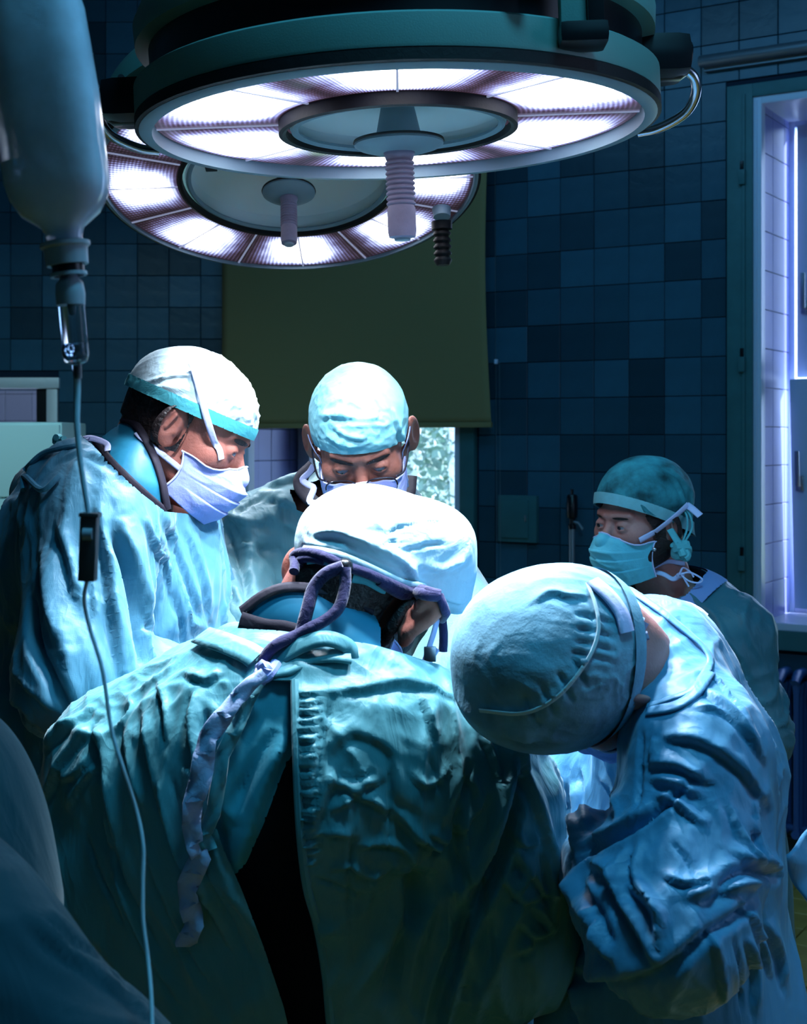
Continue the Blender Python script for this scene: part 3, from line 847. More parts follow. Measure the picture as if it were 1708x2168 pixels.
mb = MB().lathe([(.014, -.03), (.014, n_rib * .06)], 12, Matrix.Translation((0, 0, .035)) @ Matrix.Rotation(math.pi / 2, 4, 'Y')); wl_link('header_pipe', mb.mesh('header_pipe'), M['radiator'], ra)
for q in (.1, .9):
    wpart(ra, 'foot', M['radiator'], [(n_rib * .06 * q - .015, n_rib * .06 * q + .015, -.05, .05, -rz0, .03)], .003)
mb = MB().tube([(.13, -.06, .42), (.13, -.09, .42), (.13, -.10, .42)], [.006, .008, .009], 10); wl_link('vent_plug', mb.mesh('vent_plug'), M['dullmetal'], ra)

# left wall: steel framed pass-through with a tiled room behind, pale green cabinet before it
d1 = thing('door_1', '', ''); del d1['label']; del d1['category']; d1['kind'] = 'structure'
fr = [(ox1 - 1.66, ox1 + .062, YL - .03, YL + .05, oz1, oz1 + .052), (ox1, ox1 + .052, YL - .02, YL + .05, oz0 - .05, oz1 - .002), (ox1 - 1.65, ox1 - 1.6, YL - .02, YL + .05, oz0 - .05, oz1 - .002)]
M['steelframe'] = mat('brushed_steel_frame', (.85, .80, .80), .45, metal=.3, bump=[(30, .001)])
for b in fr: wpart(d1, 'frame_board', M['steelframe'], [b], .006)
wpart(d1, 'frame_jamb', M['black'], [(ox1 - .05, ox1 - .002, YL - .004, YL + .3, oz0, oz1 - .002)], 0)
M['greytile'] = mat('grey_far_tile', (.10, .11, .14), .35, bump=[(11, .001)], rand=.12)
b = bmesh.new(); bmesh.ops.create_cube(b, size=1.0)
for v in b.verts: v.co = Vector((v.co.x * .147, v.co.y * .008, v.co.z * .147))
gme = bpy.data.meshes.new('tile'); bmesh.ops.bevel(b, geom=[e for e in b.edges if all(v.co.y < 0 for v in e.verts)], offset=.0015, segments=1, affect='EDGES'); b.to_mesh(gme); b.free(); gme.materials.append(M['greytile'])
slab('wall_beyond', -4.3, -1.05, 8.0, 8.1, 0, CEIL, M['grout'])
wby = bpy.data.objects['wall_beyond']
for i in range(15):
    for j in range(8):
        o = bpy.data.objects.new('tile', gme); COL.objects.link(o); o.location = (-3.2 + i * .15 - .02, 7.99, 1.2 + j * .15); o.parent = wby
slab('ceiling_beyond', -4.3, -1.05, 7.0, 8.1, CEIL, CEIL + .1, M['plaster'])
bd = bpy.data.lights.new('far_room_fill', 'POINT'); bd.energy = 22; bd.color = (.8, .85, 1); bd.shadow_soft_size = .2  # added point light for the tiled room beyond; no fitting seen
bo = bpy.data.objects.new('far_room_fill', bd); bo.location = (-2.0, 7.4, 2.6); COL.objects.link(bo)
cz1 = EYE + (HZ - 893) / F * 5.2; cx1 = (118 - 854) / F * 5.2
cb = thing('cabinet', 'pale green enamelled cabinet at the left edge behind the man in the blue gown', 'cabinet', (cx1 - .35, 5.3, 0))
def lpart(par, name, m, boxes, bev=.004):
    o = wpart(par, name, m, boxes, bev); return o
lpart(cb, 'body', M['panel'], [(-.35, .35, .0, .4, .08, cz1)], .012)
cm = cz1 - .283
lpart(cb, 'door', M['panel'], [(-.34, .342, -.014, .004, cm + .004, cz1 - .01)], .005)
lpart(cb, 'door', M['panel'], [(-.34, .342, -.014, .004, .10, cm - .004)], .005)
lpart(cb, 'handle', M['dullmetal'], [(-.31, -.295, -.03, -.012, cm - .16, cm - .04)], .003)
for a in (-.32, .32):
    for c in (.03, .37): lpart(cb, 'foot', M['black'], [(a - .015, a + .015, c - .015, c + .015, 0, .08)], .002)

# outside: ground and birches beyond the middle window
gr = slab('ground', -30, 30, 9, 60, -1.3, -1.2, M['grass'])
def birch(x, y, h, lean, n_leaf, spread, label):
    t = thing('birch_tree', label, 'tree', (x, y, -1.2), group='birches outside the middle window')
    mb = MB(); top = Vector((lean, 0, h))
    pts = [Vector((lean * (k / 6) ** 1.5, .05 * math.sin(k), h * k / 6)) for k in range(7)]
    mb.tube(pts, [.13 * (1 - .8 * k / 6) for k in range(7)], 8)
    for k in range(9):
        a = random.uniform(0, 6.28); z = h * random.uniform(.3, .9); r = random.uniform(.5, 1.1) * spread
        p = pts[min(5, int(z / h * 6))]
        mb.tube([(p.x, p.y, z), (p.x + .5 * r * math.cos(a), p.y + .5 * r * math.sin(a), z + .5), (p.x + r * math.cos(a), p.y + r * math.sin(a), z + .3)], [.03, .02, .008], 5)
    wl_link('trunk', mb.mesh('trunk'), M['bark'], t)
    c = rng.normal(size=(n_leaf, 3)) * np.array([spread * .6, spread * .6, h * .26]) + np.array([lean * .5, 0, h * .55])
    st = rng.uniform(-1, 1, (n_leaf, 3)); st /= np.linalg.norm(st, axis=1)[:, None]
    s2 = np.cross(st, rng.normal(size=(n_leaf, 3))); s2 /= np.linalg.norm(s2, axis=1)[:, None]
    L = rng.uniform(.03, .06, (n_leaf, 1))
    V = np.stack([c - st * L, c + s2 * L * .6, c + st * L, c - s2 * L * .6], 1).reshape(-1, 3)
    Fc = np.arange(n_leaf * 4).reshape(-1, 4)
    me = mesh_np('leaves', V, Fc); wl_link('leaves', me, M['leaf'], t, kind='stuff')
for k, (px_, Y_, hh, ln, lb) in enumerate(((865, 13, 7, .1, 'leafy birch outside, left in the window gap beside the white cap'), (940, 18.5, 6.5, .3, 'slender birch outside with a pale trunk leaning right'), (990, 12, 8, -.3, 'birch outside close to the green window trim'), (780, 20.5, 8, .1, 'birch outside behind the bespectacled man'), (900, 24, 9, .3, 'farthest birch seen through the window gap'))):
    birch((px_ - 854) / F * Y_, Y_, hh, ln, 5200, .80, lb)

# ---------------------------------------------------------------- surgical lamps
def lens_mat(name, nhot, r0, r1, gain, ph, power, wide):
    """prismatic glass in front of the bulbs: bright lobes over each bulb"""
    m = bpy.data.materials.new(name); m.use_nodes = True; nt = m.node_tree; b = nt.nodes['Principled BSDF']
    L = nt.links.new
    def nn(t, **k):
        n = nt.nodes.new(t)
        for a, v in k.items(): setattr(n, a, v)
        return n
    def ma(op, a, b_=None, c=None):
        n = nn('ShaderNodeMath', operation=op)
        for i, v in enumerate((a, b_, c)):
            if v is None: continue
            if hasattr(v, 'links'): L(v, n.inputs[i])
            else: n.inputs[i].default_value = v
        return n.outputs[0]
    tc = nn('ShaderNodeTexCoord'); sp = nn('ShaderNodeSeparateXYZ'); L(tc.outputs['Object'], sp.inputs[0])
    x, y = sp.outputs[0], sp.outputs[1]
    r = ma('SQRT', ma('ADD', ma('MULTIPLY', x, x), ma('MULTIPLY', y, y)))
    a = ma('ARCTAN2', y, x)
    no = nn('ShaderNodeTexNoise'); no.inputs['Scale'].default_value = 9; no.inputs['Detail'].default_value = 3; L(tc.outputs['Object'], no.inputs[0])
    wob = ma('MULTIPLY', ma('SUBTRACT', no.outputs['Fac'], .5), .9)
    c = ma('COSINE', ma('ADD', ma('MULTIPLY', ma('ADD', a, ph), nhot), wob))
    rad = ma('SUBTRACT', 1.0, ma('POWER', ma('ABSOLUTE', ma('DIVIDE', ma('SUBTRACT', r, (r0 + r1) / 2), (r1 - r0) / 2 * .98)), 2.6))
    lobe = ma('MULTIPLY', ma('POWER', ma('MULTIPLY', ma('ADD', c, 1.001), .5), wide), ma('POWER', ma('MAXIMUM', rad, 0.0), wide))
    # prism ribs
    w1 = nn('ShaderNodeTexWave', wave_type='BANDS', bands_direction='DIAGONAL'); w1.inputs['Scale'].default_value = 34; L(tc.outputs['Object'], w1.inputs[0])
    rib = ma('SINE', ma('MULTIPLY', a, 260.0)); rib2 = ma('SINE', ma('MULTIPLY', r, 900.0))
    ribs = ma('ADD', ma('MULTIPLY', rib, .10), ma('MULTIPLY', rib2, .07))
    v = ma('ADD', lobe, ma('MULTIPLY', ribs, ma('SUBTRACT', 1.15, lobe)))
    n2 = nn('ShaderNodeTexNoise'); n2.inputs['Scale'].default_value = 22; n2.inputs['Detail'].default_value = 4; L(tc.outputs['Object'], n2.inputs[0])
    v = ma('ADD', v, ma('MULTIPLY', ma('SUBTRACT', n2.outputs['Fac'], .5), .35))
    cr = nn('ShaderNodeValToRGB'); L(v, cr.inputs[0]); e = cr.color_ramp.elements
    e[0].position = .02; e[0].color = (.020, .010, .016, 1); e[1].position = 1.0; e[1].color = (1, 1, 1, 1)
    for p_, col_ in ((.16, (.055, .030, .050)), (.30, (.12, .085, .17)), (.42, (.24, .25, .58)), (.56, (.55, .62, 1.0))):
        q = e.new(p_); q.color = (*col_, 1)
    L(cr.outputs[0], b.inputs['Emission Color'])
    st = ma('ADD', gain, ma('MULTIPLY', ma('POWER', ma('MAXIMUM', v, 0.0), 4.0), power))
    L(st, b.inputs['Emission Strength'])
    b.inputs['Base Color'].default_value = (.05, .04, .05, 1); b.inputs['Roughness'].default_value = .15
    return m
def surgical_lamp(name, label, M4, R, Rlens, Rin, nsec, nhot, ph, body_h, deep, flange, grip_len, grip_r, gain, power, watts, cone_ang, wide=1.0, rec=.001):
    root = thing(name, label, 'surgical lamp'); root.matrix_basis = M4
    def add(nm, mb, m, par=root, **k): return wl_link(nm, mb.mesh(nm), m, par, **k)
    # z up, light goes down
    add('lower_shell', MB().lathe([(Rlens + .0005, rec + .004), (Rlens + .002, -.006), (R - .010, -.006), (R - .005, -.002), (R - .005, .0), (R - .005, .002)], 96), M['lampgrey'])
    add('gasket', MB().lathe([(R - .007, -.002), (R + .0005, .000), (R + .0005, .014), (R - .007, .015)], 96), M['blackrub'])
    add('housing_band', MB().lathe([(R - .006, .0145), (R - .001, .016), (R, .020), (R, body_h), (R - .006, body_h + .004), (R - .03, body_h + .004)], 96), M['lampgreen'])
    add('recess_band', MB().lathe([(R - .024, body_h), (R - .022, body_h + .06), (R - .03, body_h + .062)], 96), M['black'])
    add('upper_shell', MB().lathe([(R - .024, body_h + .052), (R - .004, body_h + .056), (R - .002, body_h + .085), (R - .02, body_h + .125), (R - .10, body_h + .16), (.0, body_h + .17)], 96), M['lampgreen'])
    lm = lens_mat(name + '_lens_glass', nhot, Rin, Rlens, gain, ph, power, wide)
    for k in range(nsec):
        a0, a1 = 2 * math.pi * k / nsec + .006, 2 * math.pi * (k + 1) / nsec - .006
        bm = bmesh.new(); n = 10; top = []
        for j in range(n + 1):
            a = a0 + (a1 - a0) * j / n
            top.append([bm.verts.new((r * math.cos(a), r * math.sin(a), z)) for r, z in ((Rin, rec), (Rlens, rec), (Rlens, rec + .005), (Rin, rec + .005))])
        for A, B in zip(top, top[1:]):
            for q in range(4): bm.faces.new((A[q], B[q], B[(q + 1) % 4], A[(q + 1) % 4]))
        bm.faces.new(top[0]); bm.faces.new(top[-1][::-1]); bmesh.ops.recalc_face_normals(bm, faces=bm.faces)
        me = bpy.data.meshes.new('lens_panel'); bm.to_mesh(me); bm.free()
        wl_link('lens_panel', me, lm, root)
        am = 2 * math.pi * k / nsec
        mb = MB().box(Rin, Rlens, -.0016, .0016, rec - .002, rec + .005, 0, Matrix.Rotation(am, 4, 'Z'))
        wl_link('lens_joint', mb.mesh('lens_joint', False), M['lampseam'], root)
    add('center_rim', MB().lathe([(Rin + .001, rec + .005), (Rin + .001, -.005), (Rin - .004, -.007), (Rin - .009, -.005), (Rin - .010, .006)], 72), M['blackrub'])
    add('center_bowl', MB().lathe([(Rin - .015, .004), (Rin - .022, deep * .45), (Rin - .06, deep * .8), (Rin * .45, deep), (0, deep)], 72), M['lampbowl'])
    add('bowl_lip', MB().lathe([(Rin - .017, -.001), (Rin - .022, -.003), (Rin - .027, .001), (Rin - .024, .006)], 72), M['lampgrey'])
    hd = add('handle_cone', MB().lathe([(0, deep - .002), (grip_r * 1.05, deep - .002), (grip_r * 1.7, -.020), (0, -.020)], 32), M['lampgrey'])
    zf = -.022
    add('handle_flange', MB().lathe([(0, zf - .006), (grip_r * 1.4, zf - .014), (flange - .006, zf - .005), (flange, zf - .001), (flange, zf + .003), (0, zf + .004)], 56), M['lampgrey'])
    add('flange_edge', MB().lathe([(flange - .001, zf + .0015), (flange + .0015, zf + .003), (flange + .0005, zf + .006), (flange - .006, zf + .006)], 56), M['blackrub'])
    prof = [(0, zf - .008), (grip_r * 1.15, zf - .010), (grip_r * .95, zf - .022)]
    nr = 9; zz0 = zf - .024; zz1 = zf - grip_len * .66
    for k in range(nr):
        za = zz0 + (zz1 - zz0) * k / nr; zb_ = zz0 + (zz1 - zz0) * (k + 1) / nr; dz = zb_ - za
        prof += [(grip_r * .88, za), (grip_r * 1.02, za + dz * .35), (grip_r * 1.02, za + dz * .6), (grip_r * .90, za + dz * .92)]
    zend = zf - grip_len
    prof += [(grip_r * .98, zz1 - .003), (grip_r * 1.0, zend + .010), (grip_r * .93, zend + .002), (grip_r * .55, zend), (0, zend - .001)]
    add('grip', MB().lathe(prof, 32), M['grip'])
    add('grip_tip', MB().lathe([(0, zend - .003), (grip_r * .55, zend - .003), (grip_r * .6, zend + .002), (0, zend + .002)], 24), M['greycap'])
    # bulbs behind the glass
    for k in range(nhot):
        a = 2 * math.pi * (k) / nhot - ph; rr = (Rin + Rlens) / 2
        ld = bpy.data.lights.new('lamp_bulb', 'SPOT'); ld.energy = watts; ld.color = LAMP_COL; ld.spot_size = math.radians(cone_ang); ld.spot_blend = .55
        ld.shadow_soft_size = .025
        lo = bpy.data.objects.new('lamp_bulb', ld); COL.objects.link(lo)
        loc = M4 @ Vector((rr * math.cos(a), rr * math.sin(a), -.012))
        aim = M4 @ Vector((0, 0, -1.15))
        lo.location = loc; lo.rotation_euler = (aim - loc).to_track_quat('-Z', 'Y').to_euler()
        lo.parent = root; lo.matrix_parent_inverse = root.matrix_basis.inverted()
    return root, add
M['lampseam'] = mat('bright_seam', (.6, .62, .75), .3, emit=(.35, .38, .6), estr=.5)
D1 = 2.03
c1 = P(843, 273, D1)
M1 = Matrix.Translation(c1) @ Matrix.Rotation(math.radians(-2.2), 4, 'Y') 
lamp1, add1 = surgical_lamp('surgical_lamp', 'large round surgical lamp nearest the camera, with ribbed centre grip', M1, .371, .346, .170, 8, 6, math.radians(30), .056, .045, .064, .135, .0205, 1.2, 9, LAMP_W, 88, .42, .013)
# bracket, arm block and rail of the near lamp (local frame)
add1('yoke_plate', MB().box(.198, .229, -.335, -.305, .042, .34, .003), M['lampgreen'])
add1('yoke_bar', MB().box(.229, .249, -.345, -.310, .042, .34, .003), M['black'])
add1('yoke_clamp', MB().box(.195, .254, -.348, -.290, .020, .046, .008), M['black'])
add1('knob', MB().lathe([(0, .0), (.012, .0), (.014, .012), (0, .014)], 20, Matrix.Translation((.148, -.345, .085)) @ Matrix.Rotation(math.pi / 2, 4, 'X')), M['black'])
def arm_block(ang, nm):
    mb = MB(); Mx = Matrix.Rotation(ang, 4, 'Z')
    dz_ = 0 if nm == 'r' else -.035
    mb.box(.30, .42, -.055, .055, .060 + dz_, .118 + dz_, .022, Mx)
    mb.tube([Mx @ Vector((.36, 0, .09 + dz_)), Mx @ Vector((.41, 0, .092 + dz_)), Mx @ Vector((.425, 0, .09 + dz_))], [.032, .034, .024], 20)
    add1('arm_block', mb, M['black'])
    for dz in (0, .022):
        add1('screw', MB().lathe([(0, 0), (.005, 0), (.005, .004), (0, .005)], 12, Mx @ Matrix.Translation((.405, -.035, .08 + dz)) @ Matrix.Rotation(math.pi / 2, 4, 'X')), M['steel'])
arm_block(math.radians(3), 'r'); arm_block(math.radians(178), 'l')
for sgn in (1, -1):
    pts = [(sgn * .405, .02, .085), (sgn * .432, .03, .066), (sgn * .438, .05, .045), (sgn * .425, .07, .022), (sgn * .39, .09, .006), (sgn * .36, .10, .002)]
    add1('rail', MB().tube(spline(pts, 6), .0075, 12), M['steel'])
# ceiling arm that carries both lamps
add1('suspension_arm', MB().tube([(0, .02, .22), (0, .02, .7), (0, .02, CEIL - c1[2] - .05)], [.05, .04, .04], 24), M['lampgreen'])
D2 = 2.86
c2 = P(611, 388, D2)
M2 = Matrix.Translation(c2) @ Matrix.Rotation(math.radians(-2), 4, 'Y') @ Matrix.Rotation(math.radians(-19.5), 4, 'X')
lamp2, add2 = surgical_lamp('surgical_lamp', 'smaller surgical lamp behind, tilted toward the camera with a deep pale centre bowl', M2, .388, .372, .222, 16, 8, math.radians(0), .03, .075, .053, .115, .0165, .62, 7, LAMP_W * .26, 86, .5)
for sx_ in (-.16, .0, .10):
    add2('bowl_bracket', MB().box(sx_ - .012, sx_ + .012, -.02, .03, .050, .074, .002), M['black'])
ga = math.radians(-18)
add2('side_grip_mount', MB().lathe([(0, 0), (.02, 0), (.018, -.02), (0, -.02)], 20, Matrix.Translation((.31, .12, -.004))), M['lampgrey'])
pr = [(0, -.015), (.022, -.015), (.022, -.032)]
for k in range(5): pr += [(.014, -.034 - k * .014), (.019, -.040 - k * .014), (.019, -.043 - k * .014)]
pr += [(.014, -.108), (0, -.108)]
add2('side_grip', MB().lathe(pr, 24, Matrix.Translation((.31, .145, -.004)) @ Matrix.Rotation(math.radians(18), 4, 'X')), M['blackrub'])
add2('suspension_arm', MB().tube([(0, .05, .19), (.0, .5, .65), (0, .7, CEIL - c2[2] - .18)], [.045, .04, .04], 20), M['lampgreen'])

# ---------------------------------------------------------------- hanging infusion bottle
DB = 1.2
bt = P(72, -10, DB); bb = P(128, 440, DB)
axis = nrm(bb - bt); L_b = np.linalg.norm(bb - bt)
rt_ = nrm(np.cross([0, 1, 0], axis)); 
iv = thing('infusion_bottle', 'milky plastic infusion bottle hanging upside down at the upper left', 'bottle')
z_ = Vector(-axis); y_ = Vector((0, 1, 0)); y_ = (y_ - z_ * y_.dot(z_)).normalized(); x_ = y_.cross(z_)
MBt = Matrix((( x_.x, y_.x, z_.x, bb[0]), (x_.y, y_.y, z_.y, bb[1]), (x_.z, y_.z, z_.z, bb[2]), (0, 0, 0, 1)))
iv.matrix_basis = MBt
px_m = DB / F
def bottle_section(mb, prof, seg=48):
    rings = []
    for (a, b_, z) in prof:      # half width, half depth
        ring = []
        for i in range(seg):
            t = 2 * math.pi * i / seg; c, s = math.cos(t), math.sin(t); e = 2 / 3.4
            ring.append(mb.bm.verts.new((a * math.copysign(abs(c) ** e, c), b_ * math.copysign(abs(s) ** e, s), z)))
        rings.append(ring)
    for A, B in zip(rings, rings[1:]):
        for i in range(seg): mb.bm.faces.new((A[i], A[(i + 1) % seg], B[(i + 1) % seg], B[i]))
    mb.bm.faces.new(rings[0][::-1]); mb.bm.faces.new(rings[-1])
    return mb
w_ = 107 * px_m
prof = [(.014, .014, -.031), (.0145, .0145, -.024), (.017, .017, -.017), (w_ * .74, .024, -.006), (w_ * .93, .029, .008), (w_ * 1.0, .032, .022), (w_ * 1.0, .033, .10), (w_ * .92, .033, .17), (w_ * .84, .030, .185), (w_ * .5, .022, .196), (.02, .012, .20)]
wl_link('body', bottle_section(MB(), prof).mesh('body'), M['bottle'], iv)
pf = [(a * .94, b_ * .94, z) for a, b_, z in prof[3:6]] + [(w_ * .95, .031, .040)]
wl_link('liquid', bottle_section(MB(), pf).mesh('liquid'), M['fluid'], iv)
wl_link('neck_collar', MB().lathe([(0, -.028), (.0155, -.028), (.021, -.030), (.021, -.033), (.0185, -.035), (.0175, -.049), (0, -.049)], 32).mesh('neck_collar'), M['greycap'], iv)
wl_link('stopper', MB().lathe([(0, -.049), (.0135, -.049), (.0135, -.056), (0, -.056)], 24).mesh('stopper'), M['black'], iv)
wl_link('cap_ring', MB().lathe([(.013, -.0555), (.0155, -.0555), (.0155, -.0585), (.013, -.0585)], 24, close=True).mesh('cap_ring'), M['greycap'], iv)
wl_link('hanger_loop', MB().tube(spline([(-.02, 0, .196), (-.018, 0, .225), (0, 0, .24), (.018, 0, .225), (.02, 0, .196)], 5), .003, 8).mesh('hanger_loop'), M['greycap'], iv)
# infusion set
ivs = thing('infusion_set', 'drip chamber with clear tube and grey roller clamp running down from the bottle', 'drip line')
def up_tube(name, pts, rad, m, seg=12):
    return wl_link(name, MB().tube(pts, rad, seg).mesh(name), m, ivs)
D_ = 1.2
up_tube('spike', [P(142, 566, D_), P(146, 590, D_), P(147, 600, D_), P(149, 622, D_), P(150, 646, D_)], [.006, .008, .0115, .0125, .0120], M['greycap'], 20)
c0, c1_ = P(151, 642, D_), P(162, 772, D_)
ax = nrm(c1_ - c0); Lc = np.linalg.norm(c1_ - c0)
q = Vector((0, 0, -1)).rotation_difference(Vector(ax)).to_matrix().to_4x4(); Mc = Matrix.Translation(c0) @ q
wl_link('drip_chamber', MB().lathe([(.0112, 0), (.0112, -Lc + .008), (.009, -Lc + .002), (.004, -Lc), (.0035, -Lc - .012)], 32, Mc).mesh('drip_chamber'), M['clear'], ivs)
wl_link('chamber_fluid', MB().lathe([(0, -Lc * .66), (.0100, -Lc * .66), (.0100, -Lc + .009), (.006, -Lc + .004), (0, -Lc + .004)], 24, Mc).mesh('chamber_fluid'), M['fluid'], ivs)
wl_link('drop_tube', MB().lathe([(0, -.001), (.003, -.001), (.002, -.010), (0, -.011)], 12, Mc).mesh('drop_tube'), M['greycap'], ivs)
p_up = spline([P(163, 775, 1.2), P(164, 830, 1.2), P(163, 900, 1.195), P(172, 990, 1.19), P(188, 1092, 1.185)], 8)
up_tube('upper_tube', p_up, [.0030 - .0008 * k / len(p_up) for k in range(len(p_up))], M['tubing'])
cl = MB(); ca, cb_ = P(190, 1087, 1.18), P(185, 1230, 1.18)
axc = nrm(cb_ - ca); q = Vector((0, 0, -1)).rotation_difference(Vector(axc)).to_matrix().to_4x4(); Mk = Matrix.Translation(ca) @ q
Lk = np.linalg.norm(cb_ - ca)
cl.box(-.0070, .0070, -.006, -.0045 + .012, -Lk, 0, .0015, Mk)
wl_link('roller_clamp', cl.mesh('roller_clamp'), M['clampgrey'], ivs)
wl_link('clamp_lip', MB().box(-.0078, .0084, -.007, .008, -.003, .0005, .0008, Mk).mesh('clamp_lip'), M['clampgrey'], ivs)
wl_link('clamp_roller', MB().lathe([(0, -.004), (.0055, -.004), (.0055, .004), (0, .004)], 20, Mk @ Matrix.Translation((0, -.004, -Lk * .3)) @ Matrix.Rotation(math.pi / 2, 4, 'Y')).mesh('clamp_roller'), M['greycap'], ivs)
p_lo = spline([P(184, 1230, 1.18), P(178, 1270, 1.18), P(190, 1330, 1.18), P(217, 1420, 1.17), P(235, 1540, 1.16), P(258, 1620, 1.15), P(287, 1710, 1.15), P(303, 1790, 1.14), P(302, 1870, 1.13), P(303, 1950, 1.12), P(313, 2030, 1.11), P(320, 2110, 1.09), P(322, 2200, 1.07)], 6)
up_tube('lower_tube', p_lo, .0017, M['tubing'])
# stand that the bottle hangs from (out of the frame)
hk = MBt @ Vector((0, 0, .237))
st = thing('infusion_stand', 'steel infusion stand whose hook carries the bottle, beyond the left edge', 'stand', (-1.0, DB - .25, 0))
wl_link('pole', MB().tube([(0, 0, .04), (0, 0, hk.z + .05)], .010, 14).mesh('pole'), M['steel'], st)
hx = hk.x + 1.0; hy = hk.y - DB + .25
wl_link('hook', MB().tube(spline([(0, 0, hk.z + .05), (hx * .3, hy * .3, hk.z + .06), (hx * .8, hy * .8, hk.z + .05), (hx * .97, hy, hk.z + .012), (hx, hy, hk.z - .003), (hx + .012, hy, hk.z + .006)], 6), .004, 8).mesh('hook'), M['steel'], st)
for k in range(5):
    a = 2 * math.pi * k / 5
    wl_link('foot', MB().tube([(0, 0, .06), (.26 * math.cos(a), .26 * math.sin(a), .03)], [.014, .01], 10).mesh('foot'), M['steel'], st)
    wl_link('castor', MB().lathe([(0, -.012), (.025, -.012), (.025, .012), (0, .012)], 16, Matrix.Translation((.26 * math.cos(a), .26 * math.sin(a), .025)) @ Matrix.Rotation(math.pi / 2, 4, 'X')).mesh('castor'), M['blackrub'], st)

# ---------------------------------------------------------------- people
class Head:
    def __init__(s, o, f, u, sc=1.0):
        s.o = np.asarray(o, float); f = nrm(f); u = np.asarray(u, float); u = nrm(u - f * (u @ f)); r = np.cross(f, u)
        s.f, s.u, s.r, s.sc = f, u, r, sc; s.R = np.stack([r, f, u], 1)
    def w(s, x, y, z): return s.o + s.sc * (s.r * x + s.f * y + s.u * z)
    def loc(s, V): return ((np.asarray(V) - s.o) @ s.R) / s.sc
def Rz(a):
    c, s_ = math.cos(a), math.sin(a); return np.array([[c, -s_, 0], [s_, c, 0], [0, 0, 1]])
def Rx(a):
    c, s_ = math.cos(a), math.sin(a); return np.array([[1, 0, 0], [0, c, -s_], [0, s_, c]])
def Ry(a):
    c, s_ = math.cos(a), math.sin(a); return np.array([[c, 0, s_], [0, 1, 0], [-s_, 0, c]])
def head_sdf(H, nb=None, face=True, neck_r=.056, ear=1.0):
    S = Sdf(); w = H.w; R = H.R; k_ = H.sc
    def E(x, y, z, r, k=.02, op='u', rot=None):
        S.ell(w(x, y, z), np.array(r) * k_, R if rot is None else R @ rot, k * k_, op)
    def C(a, b, ra, rb, k=.015, op='u', sq=None): S.cone(w(*a), w(*b), ra * k_, rb * k_, k * k_, sq, op)
    E(0, -.018, .031, (.075, .095, .080)); E(0, .022, -.022, (.066, .068, .078), .03)
    E(0, .035, -.072, (.050, .050, .044), .03); E(0, .074, -.098, (.020, .016, .016), .02)
    for s in (-1, 1):
        E(s * .043, .058, -.020, (.024, .022, .022), .02); C((s * .058, -.005, -.055), (s * .03, .055, -.092), .018, .016, .02)
        C((s * .010, .084, .022), (s * .042, .070, .024), .009, .009, .012)
    if nb is not None:
        b = np.asarray(nb, float); a = w(0, -.028, -.045)
        S.cone(a, b, neck_r, neck_r * 1.08, .03); S.cone(w(0, -.06, -.02), b + (b - a) * .15, neck_r * .75, neck_r, .03)
    if face:
        for s in (-1, 1): E(s * .031, .098, .000, (.020, .018, .013), .012, 's')
        C((0, .082, .006), (0, .104, -.030), .008, .0115, .008); E(0, .108, -.034, (.011, .010, .010), .006)
        for s in (-1, 1):
            E(s * .0125, .098, -.038, (.0085, .011, .008), .005)
            E(s * .0315, .0745, .000, (.0170, .0160, .0150), .003)         # lids
            E(s * .0315, .090, -.001, (.0130, .010, .0034), .002, 's')     # opening
            E(s * .006, .109, -.046, (.0035, .006, .004), .002, 's')
        C((-.018, .088, -.066), (.018, .088, -.066), .0075, .0075, .006); C((-.015, .088, -.075), (.015, .088, -.075), .008, .008, .004)
    for s in (-1, 1):
        rot = Rz(s * .5) @ Rx(-.18); ex = (ear - 1) * .05
        E(s * (.082 + ex), -.014, -.006, (.0075, .0190 * ear, .0325 * ear), .004, 'u', rot)
        E(s * .078, -.008, -.034, (.006, .010, .012), .006, 'u', rot)
        E(s * (.0905 + ex), -.013, -.001, (.0065, .0120 * ear, .0205 * ear), .003, 's', rot)
        C((s * .088, -.018, -.012), (s * .086, -.012, .012), .0028, .0022, .002)
        E(s * .080, -.002, -.012, (.004, .003, .007), .002, 'u')
    return S
def eyes(H, parent, side=(-1, 1), look=(0, 1, 0)):
    for s in side:
        c = H.w(s * .0315, .0755, -.001)
        mb = MB(); bmesh.ops.create_icosphere(mb.bm, subdivisions=3, radius=.0128 * H.sc, matrix=Matrix.Translation(c))
        e = mb.build('eye', M['eye'], parent)
        l = nrm(H.R @ np.array(look)); p = c + l * .0122 * H.sc
        q = Vector((0, 0, 1)).rotation_difference(Vector(l)).to_matrix().to_4x4()
        link('iris', MB().lathe([(0, .0016), (.004, .0011), (.0058, -.0006), (0, -.001)], 20, Matrix.Translation(p) @ q).mesh('iris'), M['iris'], e)
